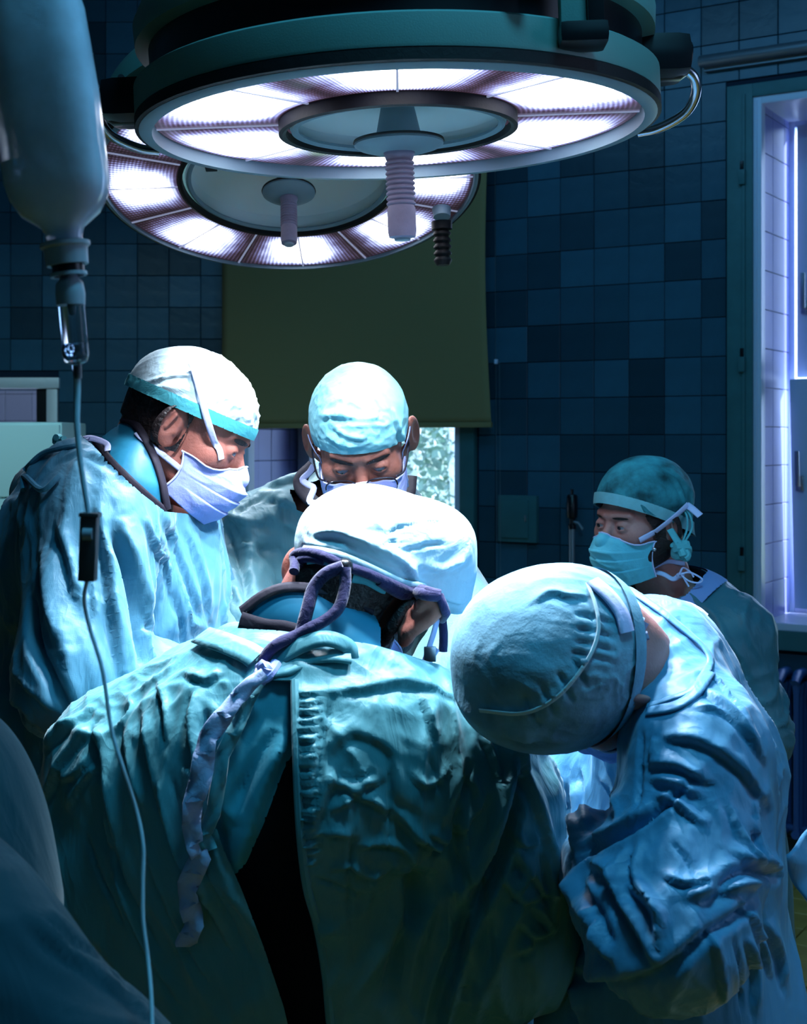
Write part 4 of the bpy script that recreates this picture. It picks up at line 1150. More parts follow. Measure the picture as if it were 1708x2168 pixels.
def mask_grid(H, name, m, parent, face, drop=0.0, wide=.070, pleat=.0045, z0=-.016, z1=-.120, fields=()):
    nu, nv = 72, 60; V = []
    vs = np.linspace(0, 1, nv + 1)
    yk = np.interp(vs, [0, .12, .3, .6, .85, 1], [.101, .113, .124, .117, .106, .092])
    zk = z0 + (z1 - z0) * vs
    for j, v in enumerate(vs):
        for u in np.linspace(-1, 1, nu + 1):
            au = abs(u)
            ye = .018 + .012 * math.sin(math.pi * v)
            y = ye + (yk[j] - ye) * (1 - au ** 2.1)
            x = wide * math.sin(u * 1.18) / math.sin(1.18)
            z = zk[j] - .010 * au * (1 - v) + .022 * au ** 2 * v - drop * (v ** 2)
            if v < .10: z += -.006 * min(1, abs(u) * 2.2) * (1 - v / .1) 
            saw = (max(0, 1 - ((v - .30) % .20) / .20) if .30 < v < .90 else 0) * (1 - au ** 4)
            y += pleat * saw
            V.append((x, y, z))
    V = np.array(V); W = H.o + H.sc * (V @ H.R.T)
    for _ in range(3):
        d = face(W); g = grad(face, W, .002); g /= np.linalg.norm(g, axis=1)[:, None] + 1e-9
        W += g * np.clip(.0035 - d, 0, .03)[:, None]
    Fc = np.array([(j * (nu + 1) + i, j * (nu + 1) + i + 1, (j + 1) * (nu + 1) + i + 1, (j + 1) * (nu + 1) + i) for j in range(nv) for i in range(nu)])
    N = vnormals(W, Fc)
    if (N @ H.f).mean() < 0: N = -N
    W = W + N * fold_disp(W, N, fields or [(H.w(0, .11, -.07), .12, H.r + .5 * H.u, 26, 9, .0045)])[:, None]
    me = mesh_np(name, W, Fc[:, ::-1]); o = link(name, me, m, parent)
    md = o.modifiers.new('s', 'SOLIDIFY'); md.thickness = .0012; md.offset = -1
    # stitched hems at the top and at the two short sides
    idx = lambda i, j: W[j * (nu + 1) + i] + N[j * (nu + 1) + i] * .0012
    link('mask_hem', MB().tube([idx(i, 0) for i in range(0, nu + 1, 2)], .0016, 6).mesh('mask_hem'), M['tie'], o)
    for i in (0, nu):
        link('mask_hem', MB().tube([idx(i, j) for j in range(0, nv + 1, 2)], .0018, 6).mesh('mask_hem'), M['tie'], o)
    cor = {(a, b): W[(nv if b else 0) * (nu + 1) + (nu if a > 0 else 0)] for a in (-1, 1) for b in (0, 1)}
    return o, cor
def around(f, pts, off=.003, n=8):
    """a smooth world-space line pressed onto the surface f"""
    q = spline(pts, n)
    for _ in range(6):
        d = f(q); g = grad(f, q, .003); g /= np.linalg.norm(g, axis=1)[:, None] + 1e-9
        q = q + g * (off - d)[:, None]
    return q, g
def hand_sdf(wr, dr, up, s=1.0, side=1, curl=.5):
    dr = nrm(dr); up = nrm(np.asarray(up, float) - dr * (np.asarray(up, float) @ dr)); lat = np.cross(dr, up) * side
    S = Sdf(); S.cone(wr - dr * .04, wr + dr * .02, .030 * s, .028 * s, .02, (up, 1.4))
    S.cone(wr + dr * .02, wr + dr * .085 * s, .030 * s, .040 * s, .02, (up, 2.0))
    base = wr + dr * .09 * s
    for i, L in enumerate((.040, .046, .043, .034)):
        b = base + lat * (.030 - .020 * i) * s; d1 = nrm(dr - up * curl * .5); d2 = nrm(dr - up * curl * 1.6); d3 = nrm(dr - up * curl * 2.6)
        p1 = b + d1 * L * s; p2 = p1 + d2 * L * .62 * s; p3 = p2 + d3 * L * .45 * s
        S.cone(b - dr * .015, p1, .0098 * s, .0090 * s, .006); S.cone(p1, p2, .0090 * s, .0082 * s, .003); S.cone(p2, p3, .0082 * s, .0072 * s, .003)
    b = wr + dr * .025 * s + lat * .026 * s; p1 = b + (dr * .5 + lat * .6 - up * .3) * .045 * s; p2 = p1 + (dr * .85 + lat * .15 - up * .3) * .032 * s
    S.cone(b, p1, .014 * s, .011 * s, .012); S.cone(p1, p2, .011 * s, .009 * s, .004)
    return S
def body_sdf(J):
    S = Sdf()
    nb, ch, wa, pe = J['nb'], J['ch'], J['wa'], J['pe']
    lat = nrm(J['sR'] - J['sL']); 
    q_ = J.get('thin', .9); S.cone(J['nk'], nb, .055 * min(1, q_ + .1), .06 * min(1, q_), .03)
    S.cone(nb + (ch - nb) * .45, ch, .09 * q_, .11 * q_, .05, (np.cross(lat, nrm(nb - ch)), 1.25))
    S.cone(ch, wa, .11 * q_, .10 * q_, .05); S.cone(wa, pe, .105 * q_, .12 * q_, .05)
    for s in ('L', 'R'):
        S.cone(nb + (J['s' + s] - nb) * .35, J['s' + s], .040, .048, .03)
        S.cone(J['s' + s], J['e' + s], .046, .036, .03); S.cone(J['e' + s], J['w' + s], .036, .025, .015)
        g = 1 if s == 'R' else -1
        flat = nrm(np.array([lat[0], lat[1], 0]))
        hip = pe + flat * .085 * g; hip[2] = pe[2] - .03; kn = hip * 1.0; kn[2] = .50; an = hip * 1.0; an[2] = .09
        S.cone(hip, kn, .080, .055, .03); S.cone(kn, an, .052, .034, .02)
        J['hip' + s], J['kn' + s], J['an' + s] = hip, kn, an
    return S
def garment_sdf(J, ra=(.082, .070, .055), rt=(.150, .165, .175), hem=.32, hemr=.25, k=.03):
    S = Sdf(); nb, ch, wa, pe = J['nb'], J['ch'], J['wa'], J['pe']; lat = nrm(J['sR'] - J['sL'])
    fwd = np.cross(lat, nrm(nb - ch))
    S.cone(nb + (ch - nb) * .35, ch, rt[0] * .85, rt[0], k, (fwd, 1.15)); S.cone(ch, wa, rt[0], rt[1], .06); S.cone(wa, pe, rt[1], rt[2], .06)
    b = pe.copy(); b[2] = hem; S.cone(pe, b, rt[2], hemr, .08)
    for s in ('L', 'R'):
        sh, el, wr = J['s' + s], J['e' + s], J['w' + s]
        S.cone(nb + (sh - nb) * .35, sh, .07, ra[0], .05)
        S.cone(sh, el, ra[0], ra[1], k); S.cone(el, wr, ra[1], ra[2], .02)
    return S
def finish_person(root, J, glove_m=None, shoes=True):
    tr = Sdf()
    for s in ('L', 'R'):
        tr.cone(J['hip' + s], J['kn' + s], .095, .075, .03); e = J['an' + s].copy(); e[2] = .08; tr.cone(J['kn' + s], e, .075, .062, .03)
    skin_obj('trousers', tr, .012, M['scrub'], root, fields=[(J['knL'], .5, (0, 0, 1), 12, 4, .006), (J['knR'], .5, (0, 0, 1), 12, 4, .006)])
    fw = J['fwd']
    for s in ('L', 'R'):
        S = Sdf(); a = J['an' + s].copy(); a[2] = .045
        S.cone(a - fw * .04, a + fw * .14, .042, .036, .02, ((0, 0, 1), 1.2)); S.cone(a, a + np.array([0, 0, .04]), .045, .042, .02); S.plane((0, 0, .002), (0, 0, -1))
        skin_obj('shoe', S, .008, M['whitepaint'], root)
        el, wr = J['e' + s], J['w' + s]
        S = hand_sdf(wr, wr - el, (0, 0, 1), side=1 if s == 'L' else -1)
        skin_obj('glove', S, .004, glove_m or M['glove'], root)
def neck_clip(c, n, off, rad=.13):
    c = np.asarray(c, float); n = nrm(n)
    return lambda V, N: np.maximum(off - (V - c) @ n, np.linalg.norm(V - c, axis=1) - rad)
def make_body(root, J, Hsdf, H, m, name='body'):
    S = body_sdf(J)
    lo, hi = bbox(S)
    V1, F1, _ = nets(S, lo, hi, .014)
    f = lambda q: np.maximum(Hsdf(q), np.linalg.norm(q - J['hc'], axis=1) - .205)
    V2, F2, _ = nets(f, J['hc'] - .215, J['hc'] + .215, .0028)
    V = np.vstack([V1, V2]); Fc = np.vstack([F1, F2 + len(V1)])
    return link(name, mesh_np(name, V, Fc), m, root)
def J_(**k): return {a: (b if a == 'thin' else np.asarray(b, float)) for a, b in k.items()}
def cap_clip(H, zf, zb, yf=.10, yb=-.11):
    def g(V, N):
        L = H.loc(V); return L[:, 2] - (zb + (zf - zb) * (L[:, 1] - yb) / (yf - yb))
    return g
def band_clip(H, zf, zb, a, b, **k):
    g0 = cap_clip(H, zf, zb, **k)
    return [lambda V, N: g0(V, N) - a, lambda V, N: b - g0(V, N)]
def knot(pts_c, size, name, m, root, n=4, seed=0):
    """small tangle of cloth: a few crossing loops round a centre"""
    r_ = random.Random(seed); mb = MB(); c = np.asarray(pts_c)
    for k in range(n):
        a = np.array([r_.uniform(-1, 1) for _ in range(3)]); b = np.array([r_.uniform(-1, 1) for _ in range(3)])
        mb.tube(spline([c - a * size * .5, c + b * size * .45, c + a * size * .5], 6), size * .30, 8)
    return link(name, mb.mesh(name), m, root)

# ======== A: man at the left in profile, looking down to the right
HA = Head(P(403, 908, 2.24), (.875, -.06, -.47), (.47, .02, .88))
JA = J_(nk=HA.w(0, -.03, -.06), nb=P(285, 1010, 2.26), ch=P(265, 1230, 2.28), wa=P(210, 1500, 2.28), pe=P(170, 1740, 2.30),
        sR=P(205, 1095, 2.08), sL=P(330, 1080, 2.46), eR=P(170, 1430, 1.99), eL=P(410, 1330, 2.50), wR=P(420, 1480, 2.12), wL=P(560, 1440, 2.36),
        hc=HA.w(0, -.01, -.03), fwd=(1, 0, 0))
A = thing('person', 'man at the left in profile bowing over the table, pale cap, lilac mask, blue gown', 'person', (JA['pe'][0], JA['pe'][1], 0))
hA = head_sdf(HA, JA['nb'])
make_body(A, JA, hA, HA, M['skin'])
eyes(HA, A, look=(0, .75, -.6))
gA = garment_sdf(JA, (.098, .092, .06), (.155, .175, .19))
gA.ell(P(150, 1190, 2.24), (.125, .16, .155), None, .05)
gA.cone(P(110, 1270, 2.26), P(40, 1750, 2.28), .105, .14, .05)
gA.cone(P(225, 1000, 2.2), P(170, 1040, 2.12), .045, .075, .04)
gA.cone(P(350, 1150, 2.30), P(352, 1420, 2.28), .075, .085, .04)
gA.cone(P(95, 1030, 2.35), P(200, 990, 2.3), .030, .04, .04); gA.cone(P(72, 1035, 2.30), P(150, 992, 2.26), .032, .040, .04)
def gA_clip(V, N):
    x, y = proj(V); return -in_poly(x, y, [(168, 918), (200, 945), (238, 988), (300, 1045), (350, 1083), (440, 1092), (440, 700), (168, 700)]) / 1340
foldsA = [(P(170, 1250, 2.08), .30, P(150, 1500, 2.0) - P(230, 1000, 2.08), 13, 2.6, .016), (P(340, 1250, 2.25), .26, P(400, 1500, 2.2) - P(290, 1050, 2.2), 24, 2.0, .018),
          (P(60, 1500, 2.25), .30, (0, 0, 1), 12, 4, .012)]
strA = [(16, -26, [(232, 1120), (262, 1200), (283, 1290), (300, 1400)]), (14, 14, [(250, 1090), (285, 1200), (310, 1300), (318, 1350)]),
        (12, 13, [(205, 1060), (228, 1180), (240, 1300), (262, 1420)]), (9, 9, [(300, 1090), (345, 1180), (380, 1280), (395, 1380)]),
        (8, 8, [(340, 1090), (385, 1180), (420, 1290)]), (9, -9, [(320, 1110), (360, 1210), (380, 1330)]), (8, 8, [(390, 1110), (425, 1200), (445, 1310)]),
        (18, -28, [(62, 1250), (75, 1360), (110, 1440), (140, 1500)]), (16, 14, [(90, 1150), (105, 1280), (130, 1380)]),
        (9, 9, [(120, 1100), (150, 1190), (160, 1260)]), (8, -8, [(150, 1110), (185, 1230), (190, 1330)]),
        (7, 5, [(120, 975), (180, 960), (235, 985), (268, 1020)]), (7, 6, [(20, 1420), (60, 1460), (110, 1500)]), (8, 7, [(10, 1480), (50, 1500), (70, 1540)])]
gownA = skin_obj('gown', gA, .0052, M['gown_blue'], A, fields=foldsA, strokes=strA, clips=[gA_clip])
for pts, w_ in (([(60, 1000), (95, 968), (135, 955), (165, 950)], .012),):
    q, g = onsurf(gA, pts, .006); link('gown_seam', MB().tube(q, .0045, 8).mesh('gown_seam'), M['gown_blue'], A)
knot(P(126, 935, 2.22), .018, 'gown_knot', M['tie_teal'], A, 5, 3)
q, g = onsurf(gA, [(130, 1012), (95, 1040), (60, 1012), (58, 1040)], .006); link('gown_tie', MB().tube(q, .0045, 8).mesh('gown_tie'), M['gown_blue'], A)
# neck shield with dark binding
nA = Sdf(); dA = nrm(HA.w(0, -.03, -.06) - JA['nb']); nA.cone(HA.w(0, -.028, -.045), JA['nb'] + dA * .01, .066, .088, .0); nA.cone(JA['nb'] + dA * .01, P(275, 1060, 2.24), .092, .118, .02); nA.ell(P(292, 1030, 2.20), (.062, .085, .075), None, .03)
LA = lambda V: (V - JA['nb']) @ dA
skA = nrm(dA + np.array([.25, 0, .10]))
cl0 = lambda V, N: (V - (JA['nb'] - dA * .075)) @ skA
cl1 = lambda V, N: (JA['nb'] + dA * .040 - V) @ skA
skin_obj('neck_shield', nA, .0045, M['collar'], A, clips=[lambda V, N: in_poly(*proj(V), [(203, 934), (262, 890), (288, 900), (316, 950), (338, 1010), (354, 1085), (335, 1110), (250, 1080), (180, 1000)]) / 1340], fields=[(JA['nb'], .15, (1, 0, 0), 10, 5, .004)])
for pts, w_ in (([(262, 890), (288, 900), (316, 950), (338, 1010), (352, 1078)], .012), ([(203, 934), (240, 982), (300, 1040), (348, 1082)], .011)):
    q, g = onsurf(nA, pts, .003); ribbon(q, w_, g, 'shield_binding', M['binding'], A, .004)
# hair, cap and band
hairA = skin_obj('hair', inflate(hA, .0045), .0035, M['hair'], A, box=(HA.o - .17, HA.o + .17),
    clips=[lambda V, N: (lambda L: np.minimum.reduce([.012 - (L[:, 1] - .062 * 0) - 0 * L[:, 2], L[:, 2] + .040 - .25 * np.maximum(-L[:, 1] - .06, 0) + .003 * perlin(L * 160), np.linalg.norm((L - np.array([.081, -.012, -.006])) / np.array([.02, .022, .037]), axis=1) - 1]))(HA.loc(V))],
    fields=[(HA.w(0, -.1, 0), .16, HA.u, 90, 12, .0025)])
capA_s = Sdf(); capA_s.ell(HA.w(0, -.012, .034), (.083, .104, .084), HA.R); capA_s.ell(HA.w(0, -.018, .032), (.0835, .1035, .088), HA.R, .02)
zfA, zbA = .034, .018
cfA = [(HA.w(.05, .0, .07), .16, HA.u * .6 + HA.f * .8, 38, 9, .0055), (HA.w(.05, .07, .06), .09, HA.u + HA.f * .2, 55, 10, .005)]
capA = skin_obj('cap', capA_s, .0032, M['cap_pale'], A, fields=cfA, clips=[cap_clip(HA, zfA, zbA)])
skin_obj('cap_band', inflate(capA_s, .003), .0032, M['band_teal'], A, box=bbox(capA_s), fields=[(HA.w(.07, -.06, .02), .08, HA.f, 60, 8, .004)], clips=band_clip(HA, zfA - .003, zbA - .004, 0, .019))
maskA, corA = mask_grid(HA, 'mask', M['mask_lilac'], A, hA)
fA = both(hA, inflate(capA_s, .004))
q, g = onsurf(fA, [(466, 972), (463, 955), (452, 930), (436, 880), (422, 825), (412, 790), (405, 772)], .003)
ribbon(q, .0105, g, 'mask_tie', M['tie'], A)
q, g = onsurf(both(fA, inflate(nA, .0)), [(380, 992), (350, 968), (325, 950), (300, 930), (290, 918)], .003)
ribbon(q, .0095, g, 'mask_tie', M['tie'], A)
q = spline([P(188, 932, 2.16), P(172, 938, 2.17), P(176, 930, 2.17), P(196, 928, 2.17), P(225, 940, 2.17), P(228, 955, 2.15)], 6); ribbon(q, .010, (0, -1, .6), 'mask_tie_end', M['tie'], A)
skin_obj('eyebrow', inflate(hA, .0022), .003, M['hair'], A, box=(HA.w(0, .07, .02) - .06, HA.w(0, .07, .02) + .06),
    clips=[lambda V, N: (lambda L: 1 - np.linalg.norm(np.stack([(np.abs(L[:, 0]) - .032) / .019, (L[:, 2] - .020) / .0045], 1), axis=1) - 5 * np.maximum(.05 - L[:, 1], 0))(HA.loc(V))])
finish_person(A, JA)

# ======== B: man with spectacles behind the table, facing the camera
HB = Head(P(763, 930, 2.47), (.03, -.80, -.60), (-.075, -.60, .80), 1.0)
JB = J_(nk=HB.w(0, -.03, -.06), nb=P(752, 1040, 2.66), ch=P(745, 1240, 2.66), wa=P(745, 1480, 2.74), pe=P(745, 1690, 2.80),
        sR=P(552, 1140, 2.68), sL=P(900, 1190, 2.66), eR=P(492, 1290, 2.52), eL=P(1000, 1330, 2.50), wR=P(600, 1440, 2.34), wL=P(900, 1480, 2.32),
        hc=HB.w(0, -.01, -.03), fwd=(0, -1, 0))
B = thing('person', 'man with spectacles, white-lit cap and lilac mask facing the camera behind the table', 'person', (JB['pe'][0], JB['pe'][1], 0))
hB = head_sdf(HB, JB['nb'], ear=1.18)
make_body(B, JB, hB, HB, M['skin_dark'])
eyes(HB, B, look=(0, .8, -.45))
gB = garment_sdf(JB, (.078, .066, .055), (.145, .155, .17))
gB.cone(P(610, 1080, 2.62), P(535, 1122, 2.62), .058, .064, .04)
gB_clip = neck_clip(P(756, 1028, 2.62), JB['nk'] - JB['nb'], .02, .13)
foldsB = [(P(640, 1080, 2.5), .16, P(760, 1180, 2.5) - P(540, 1020, 2.5), 22, 6, .008), (P(480, 1220, 2.5), .16, P(500, 1330, 2.5) - P(420, 1180, 2.5), 18, 6, .012), (P(700, 1200, 2.5), .2, (0, 0, 1), 12, 4, .008)]
strB = [(9, 9, [(530, 1030), (600, 1020), (650, 1005)]), (8, 8, [(470, 1085), (510, 1105), (550, 1105), (570, 1100)]), (8, -9, [(500, 1090), (530, 1068), (552, 1055)]), (10, 8, [(598, 1050), (585, 1090), (580, 1110)]),
        (16, 12, [(500, 1090), (535, 1140), (530, 1170)]), (14, -22, [(465, 1105), (495, 1170), (520, 1230), (522, 1290)]), (9, 8, [(570, 1050), (620, 1070), (660, 1090)]), (8, 6, [(455, 1170), (480, 1160), (500, 1160)]), (8, 8, [(450, 1230), (490, 1250), (515, 1280)])]
skin_obj('gown', gB, .0062, M['gown_paper'], B, fields=foldsB, strokes=strB, clips=[gB_clip])
q, g = around(hB, [HB.w(-.06, -.03, -.10), HB.w(-.045, .035, -.125), HB.w(0, .05, -.135), HB.w(.045, .035, -.125), HB.w(.06, -.03, -.10)], .012)
q = spline([P(662, 985, 2.58), P(640, 1008, 2.58), P(637, 1030, 2.57), P(660, 1060, 2.54), P(700, 1085, 2.5), P(760, 1100, 2.47), P(820, 1085, 2.5), P(860, 1050, 2.55), P(868, 1010, 2.6)], 6); ribbon(q, .026, (0, -.6, .8), 'collar_binding', M['binding'], B, .006)
capB_s = Sdf(); capB_s.ell(HB.w(0, -.014, .038), (.081, .102, .086), HB.R); capB_s.ell(HB.w(0, -.018, .032), (.083, .103, .088), HB.R, .02)
capB = skin_obj('cap', capB_s, .0032, M['cap_green'], B, fields=[(HB.w(-.02, .08, .05), .10, HB.r + .2 * HB.u, 42, 12, .0045), (HB.w(.02, .05, .12), .08, HB.u * .4 + HB.f, 44, 14, .005), (HB.w(0, 0, .12), .12, HB.f + HB.r * .3, 26, 8, .004)],
    strokes=[(5, 4, [(700, 905), (740, 925), (770, 930)]), (5, 4, [(690, 920), (720, 940), (760, 948)]), (6, 5, [(845, 915), (850, 935), (856, 945)]), (5, -4, [(795, 850), (805, 870), (800, 890)]), (5, 4, [(680, 890), (700, 880), (740, 885)]), (5, 4, [(830, 860), (838, 890), (850, 930)])],
    clips=[cap_clip(HB, .040, -.03)])
maskB, corB = mask_grid(HB, 'mask', M['mask_lilac'], B, hB, wide=.074)
fB = both(hB, inflate(capB_s, .002))
def tie_head(H, cor, s, f, root, ptsL, w_=.010, m=None, nm='mask_tie', z=0):
    q, g = around(f, [cor[(s, z)]] + [H.w(*p) for p in ptsL], .003); ribbon(q, w_, g, nm, m or M['tie'], root)
for s in (-1, 1): tie_head(HB, corB, s, fB, B, [(s * .075, .030, .0), (s * .080, .012, .030)], .011)
for s in (-1, 1): tie_head(HB, corB, s, fB, B, [(s * .068, -.01, -.09), (s * .05, -.06, -.10)], .009, z=1)
ribbon(spline([P(664, 985, 2.50), P(655, 1000, 2.5), P(640, 1015, 2.5), P(650, 1025, 2.49), P(664, 1034, 2.47), P(655, 1060, 2.45), P(668, 1066, 2.44)], 4), .011, (0, -1, .3), 'mask_tie_end', M['tie'], B)
# spectacles
sp_ = thing('spectacles', '', ''); del sp_['label']; del sp_['category']; sp_.parent = B; sp_.matrix_parent_inverse = B.matrix_basis.inverted()
def gl(x, y, z): return HB.w(x, y, z - .012)
for s in (-1, 1):
    ring = [gl(s * .034 + .0265 * math.copysign(abs(math.cos(t)) ** .7, math.cos(t)), .116 - .10 * abs(s * .034 + .0265 * math.cos(t)) ** 1.3, -.004 + .0175 * math.copysign(abs(math.sin(t)) ** .75, math.sin(t))) for t in np.linspace(0, 2 * math.pi, 33)]
    link('rim', MB().tube(ring, .00085, 6, cap=False).mesh('rim'), M['dullmetal'], sp_)
    top = [p for k, p in enumerate(ring) if 0 <= k <= 16]; link('brow_bar', MB().tube(top, .0013, 6).mesh('brow_bar'), M['specs'], sp_)
    bm = bmesh.new(); c = bm.verts.new(np.mean(ring, 0)); vs = [bm.verts.new(p) for p in ring[:-1]]
    for i in range(len(vs)): bm.faces.new((c, vs[i], vs[(i + 1) % len(vs)]))
    me = bpy.data.meshes.new('lens'); bm.to_mesh(me); bm.free(); o = link('lens', me, M['lenses'], sp_); md = o.modifiers.new('s', 'SOLIDIFY'); md.thickness = .0012
    link('temple', MB().tube(spline([gl(s * .060, .098, .002), gl(s * .074, .085, .004), gl(s * .083, .03, .012), gl(s * .082, -.02, .014)], 6), [.0018] * 19, 6).mesh('temple'), M['specs'], sp_)
link('bridge', MB().tube(spline([gl(-.010, .115, .002), gl(0, .119, .005), gl(.010, .115, .002)], 5), .0013, 6).mesh('bridge'), M['steel'], sp_)
skin_obj('eyebrow', inflate(hB, .002), .003, M['hair'], B, box=(HB.w(0, .07, .02) - .07, HB.w(0, .07, .02) + .07),
    clips=[lambda V, N: (lambda L: 1 - np.linalg.norm(np.stack([(np.abs(L[:, 0]) - .031) / .021, (L[:, 2] - .019 + .1 * (.03 - np.abs(L[:, 0]))) / .005], 1), axis=1) - 5 * np.maximum(.05 - L[:, 1], 0))(HB.loc(V))])
finish_person(B, JB)

# ======== E: woman at the right in the distance, three-quarter view to the left
HE = Head(P(1350, 1105, 2.90), (-.80, -.58, -.07), (.03, -.05, 1.0), .93)
JE = J_(nk=HE.w(0, -.03, -.06), nb=P(1415, 1262, 2.95), ch=P(1462, 1440, 2.98), wa=P(1475, 1680, 3.0), pe=P(1480, 1850, 3.0),
        sL=P(1545, 1345, 2.84), sR=P(1380, 1330, 3.16), eL=P(1592, 1560, 2.82), eR=P(1350, 1560, 3.1), wL=P(1500, 1650, 2.62), wR=P(1380, 1650, 2.85),
        hc=HE.w(0, -.01, -.03), fwd=(-.75, -.6, 0))
E = thing('person', 'woman at the right turned left, dark teal cap, cyan mask', 'person', (JE['pe'][0], JE['pe'][1], 0))
hE = head_sdf(HE, JE['nb'], neck_r=.048)
make_body(E, JE, hE, HE, M['skin_pale'])
eyes(HE, E, look=(.18, .95, -.12))
gE = garment_sdf(JE, (.078, .074, .055), (.150, .160, .17), k=.025)
gE.cone(P(1500, 1280, 2.9), P(1560, 1350, 2.86), .05, .07, .04); gE.ell(P(1590, 1530, 2.84), (.07, .07, .10), None, .03)
gE_clip = neck_clip(P(1415, 1255, 2.93), JE['nk'] - JE['nb'], .020, .095)
skin_obj('gown', gE, .0062, M['gown_teal'], E, fields=[(P(1540, 1330, 2.8), .18, P(1600, 1500, 2.8) - P(1500, 1300, 2.8), 16, 5, .010), (P(1600, 1530, 2.8), .16, (1, 0, .3), 15, 7, .013)],
    strokes=[(9, 8, [(1530, 1420), (1560, 1500), (1600, 1560), (1640, 1560)]), (8, 8, [(1500, 1340), (1550, 1370), (1580, 1420)])], clips=[gE_clip])
skin_obj('collar', inflate(gE, .003), .005, M['gown_lilac'], E, box=(P(1425, 1290, 2.93) - .2, P(1425, 1290, 2.93) + .2), clips=[gE_clip, lambda V, N: .030 + gE_clip(V, N) * -1])
hairE = skin_obj('hair', inflate(hE, .006), .0035, M['hair'], E, box=(HE.o - .17, HE.o + .17),
    clips=[lambda V, N: (lambda L: np.minimum.reduce([.034 - L[:, 1] + .012 * np.sin(L[:, 2] * 60) + .003 * perlin(L * 150) , L[:, 2] + .085 + .5 * L[:, 1], np.linalg.norm((L - np.array([-.081, -.012, -.010])) / np.array([.02, .017, .031]), axis=1) - 1]))(HE.loc(V))])
capE_s = Sdf(); capE_s.ell(HE.w(0, -.016, .046), (.084, .106, .092), HE.R); capE_s.ell(HE.w(0, -.062, .050), (.072, .066, .070), HE.R, .03)
capE_s.cone(HE.w(-.04, -.08, -.02), HE.w(-.045, -.115, -.05), .030, .012, .03)
skin_obj('cap', capE_s, .0033, M['cap_dark'], E, fields=[(HE.w(-.05, -.03, .06), .12, HE.f + HE.u * .5, 26, 8, .0035)],
    strokes=[(5, 5, [(1310, 1040), (1350, 1085), (1400, 1110)]), (5, 5, [(1345, 1055), (1375, 1095), (1395, 1115)]), (5, 4, [(1370, 998), (1420, 1012), (1440, 1040), (1450, 1090)]), (5, 4, [(1400, 985), (1440, 1015), (1455, 1050)])],
    clips=[cap_clip(HE, .052, -.032)])
skin_obj('cap_band', inflate(capE_s, .0045), .0033, M['cap_green'], E, box=bbox(capE_s), clips=band_clip(HE, .050, -.034, 0, .026))
knot(P(1441, 1166, 2.83), .030, 'cap_knot', M['tie_teal'], E, 6, 5)
ribbon(spline([P(1418, 1120, 2.84), P(1436, 1150, 2.83), P(1442, 1164, 2.83)], 5), .016, (0.5, -1, 0), 'cap_tie', M['tie_teal'], E)
for a in (0, 1):
    link('cap_cord', MB().tube(spline([P(1450 - 5 * a, 1075, 2.86), P(1462 - 8 * a, 1095, 2.85), P(1464 - 10 * a, 1120, 2.85), P(1448 - 4 * a, 1150, 2.84)], 6), .0022, 6).mesh('cap_cord'), M['tie_teal'], E)
maskE, corE = mask_grid(HE, 'mask', M['mask_cyan'], E, hE, drop=.012, wide=.070)
fE = both(hE, inflate(capE_s, .003))
q, g = onsurf(fE, [(1352, 1143), (1375, 1130), (1400, 1112), (1430, 1088), (1452, 1068)], .004); ribbon(q, .0115, g, 'mask_tie', M['tie'], E)
ribbon(spline([P(1452, 1068, 2.86), P(1466, 1078, 2.85), P(1482, 1092, 2.84)], 5), .016, (.3, -1, .4), 'mask_tie_end', M['tie'], E)
q, g = around(fE, [corE[(-1, 1)], HE.w(-.068, -.03, -.085), HE.w(-.05, -.075, -.098)], .004); ribbon(q, .009, g, 'mask_tie', M['tie'], E)
ribbon(spline([P(1376, 1208, 2.87), P(1405, 1216, 2.86), P(1425, 1226, 2.85), P(1440, 1216, 2.85)], 5), .010, (.2, -1, .5), 'mask_tie', M['tie'], E)
knot(P(1440, 1217, 2.84), .012, 'mask_knot', M['tie'], E, 4, 9)
for pts in ([(1440, 1216), (1460, 1212), (1486, 1226), (1478, 1234), (1458, 1230), (1442, 1218)], [(1438, 1216), (1446, 1202), (1462, 1212), (1468, 1222)], [(1444, 1218), (1452, 1232), (1458, 1242)]):
    ribbon(spline([P(x, y, 2.83) for x, y in pts], 5), .0035, (.2, -1, .4), 'mask_tie_end', M['tie'], E)
mb = MB(); bmesh.ops.create_icosphere(mb.bm, subdivisions=2, radius=.0042, matrix=Matrix.Translation(P(1385, 1163, 2.80))); link('earring', mb.mesh('earring'), M['steel'], E)
skin_obj('eyebrow', inflate(hE, .0015), .003, M['hair'], E, box=(HE.w(0, .07, .02) - .07, HE.w(0, .07, .02) + .07),
    clips=[lambda V, N: (lambda L: 1 - np.linalg.norm(np.stack([(np.abs(L[:, 0]) - .032) / .018, (L[:, 2] - .019) / .003], 1), axis=1) - 5 * np.maximum(.05 - L[:, 1], 0))(HE.loc(V))])
finish_person(E, JE)

# ======== D: surgeon at the right, bent deeply, crown of the cap to the camera
HD = Head(P(1243, 1418, 1.70), (-.22, .42, -.88), (-.90, -.36, .05), 1.0)
JD = J_(nk=HD.w(0, -.03, -.06), nb=P(1405, 1430, 1.76), ch=P(1465, 1620, 1.80), wa=P(1440, 1860, 1.84), pe=P(1470, 2120, 1.90),
        sL=P(1480, 1600, 1.64), sR=P(1370, 1430, 1.95), eL=P(1420, 1960, 1.56), eR=P(1290, 1860, 2.06), wL=P(1270, 1830, 1.80), wR=P(1080, 1800, 2.22),
        hc=HD.w(0, -.01, -.03), fwd=(-1, 0, 0), thin=.6)
Dp = thing('person', 'surgeon at the right bent double so that only the crown of a blue cap shows', 'person', (JD['pe'][0], JD['pe'][1], 0))
hD = head_sdf(HD, P(1352, 1424, 1.735), neck_r=.044)
make_body(Dp, JD, hD, HD, M['skin_pale'])
gD = garment_sdf(JD, (.078, .090, .055), (.092, .112, .125), hemr=.17)
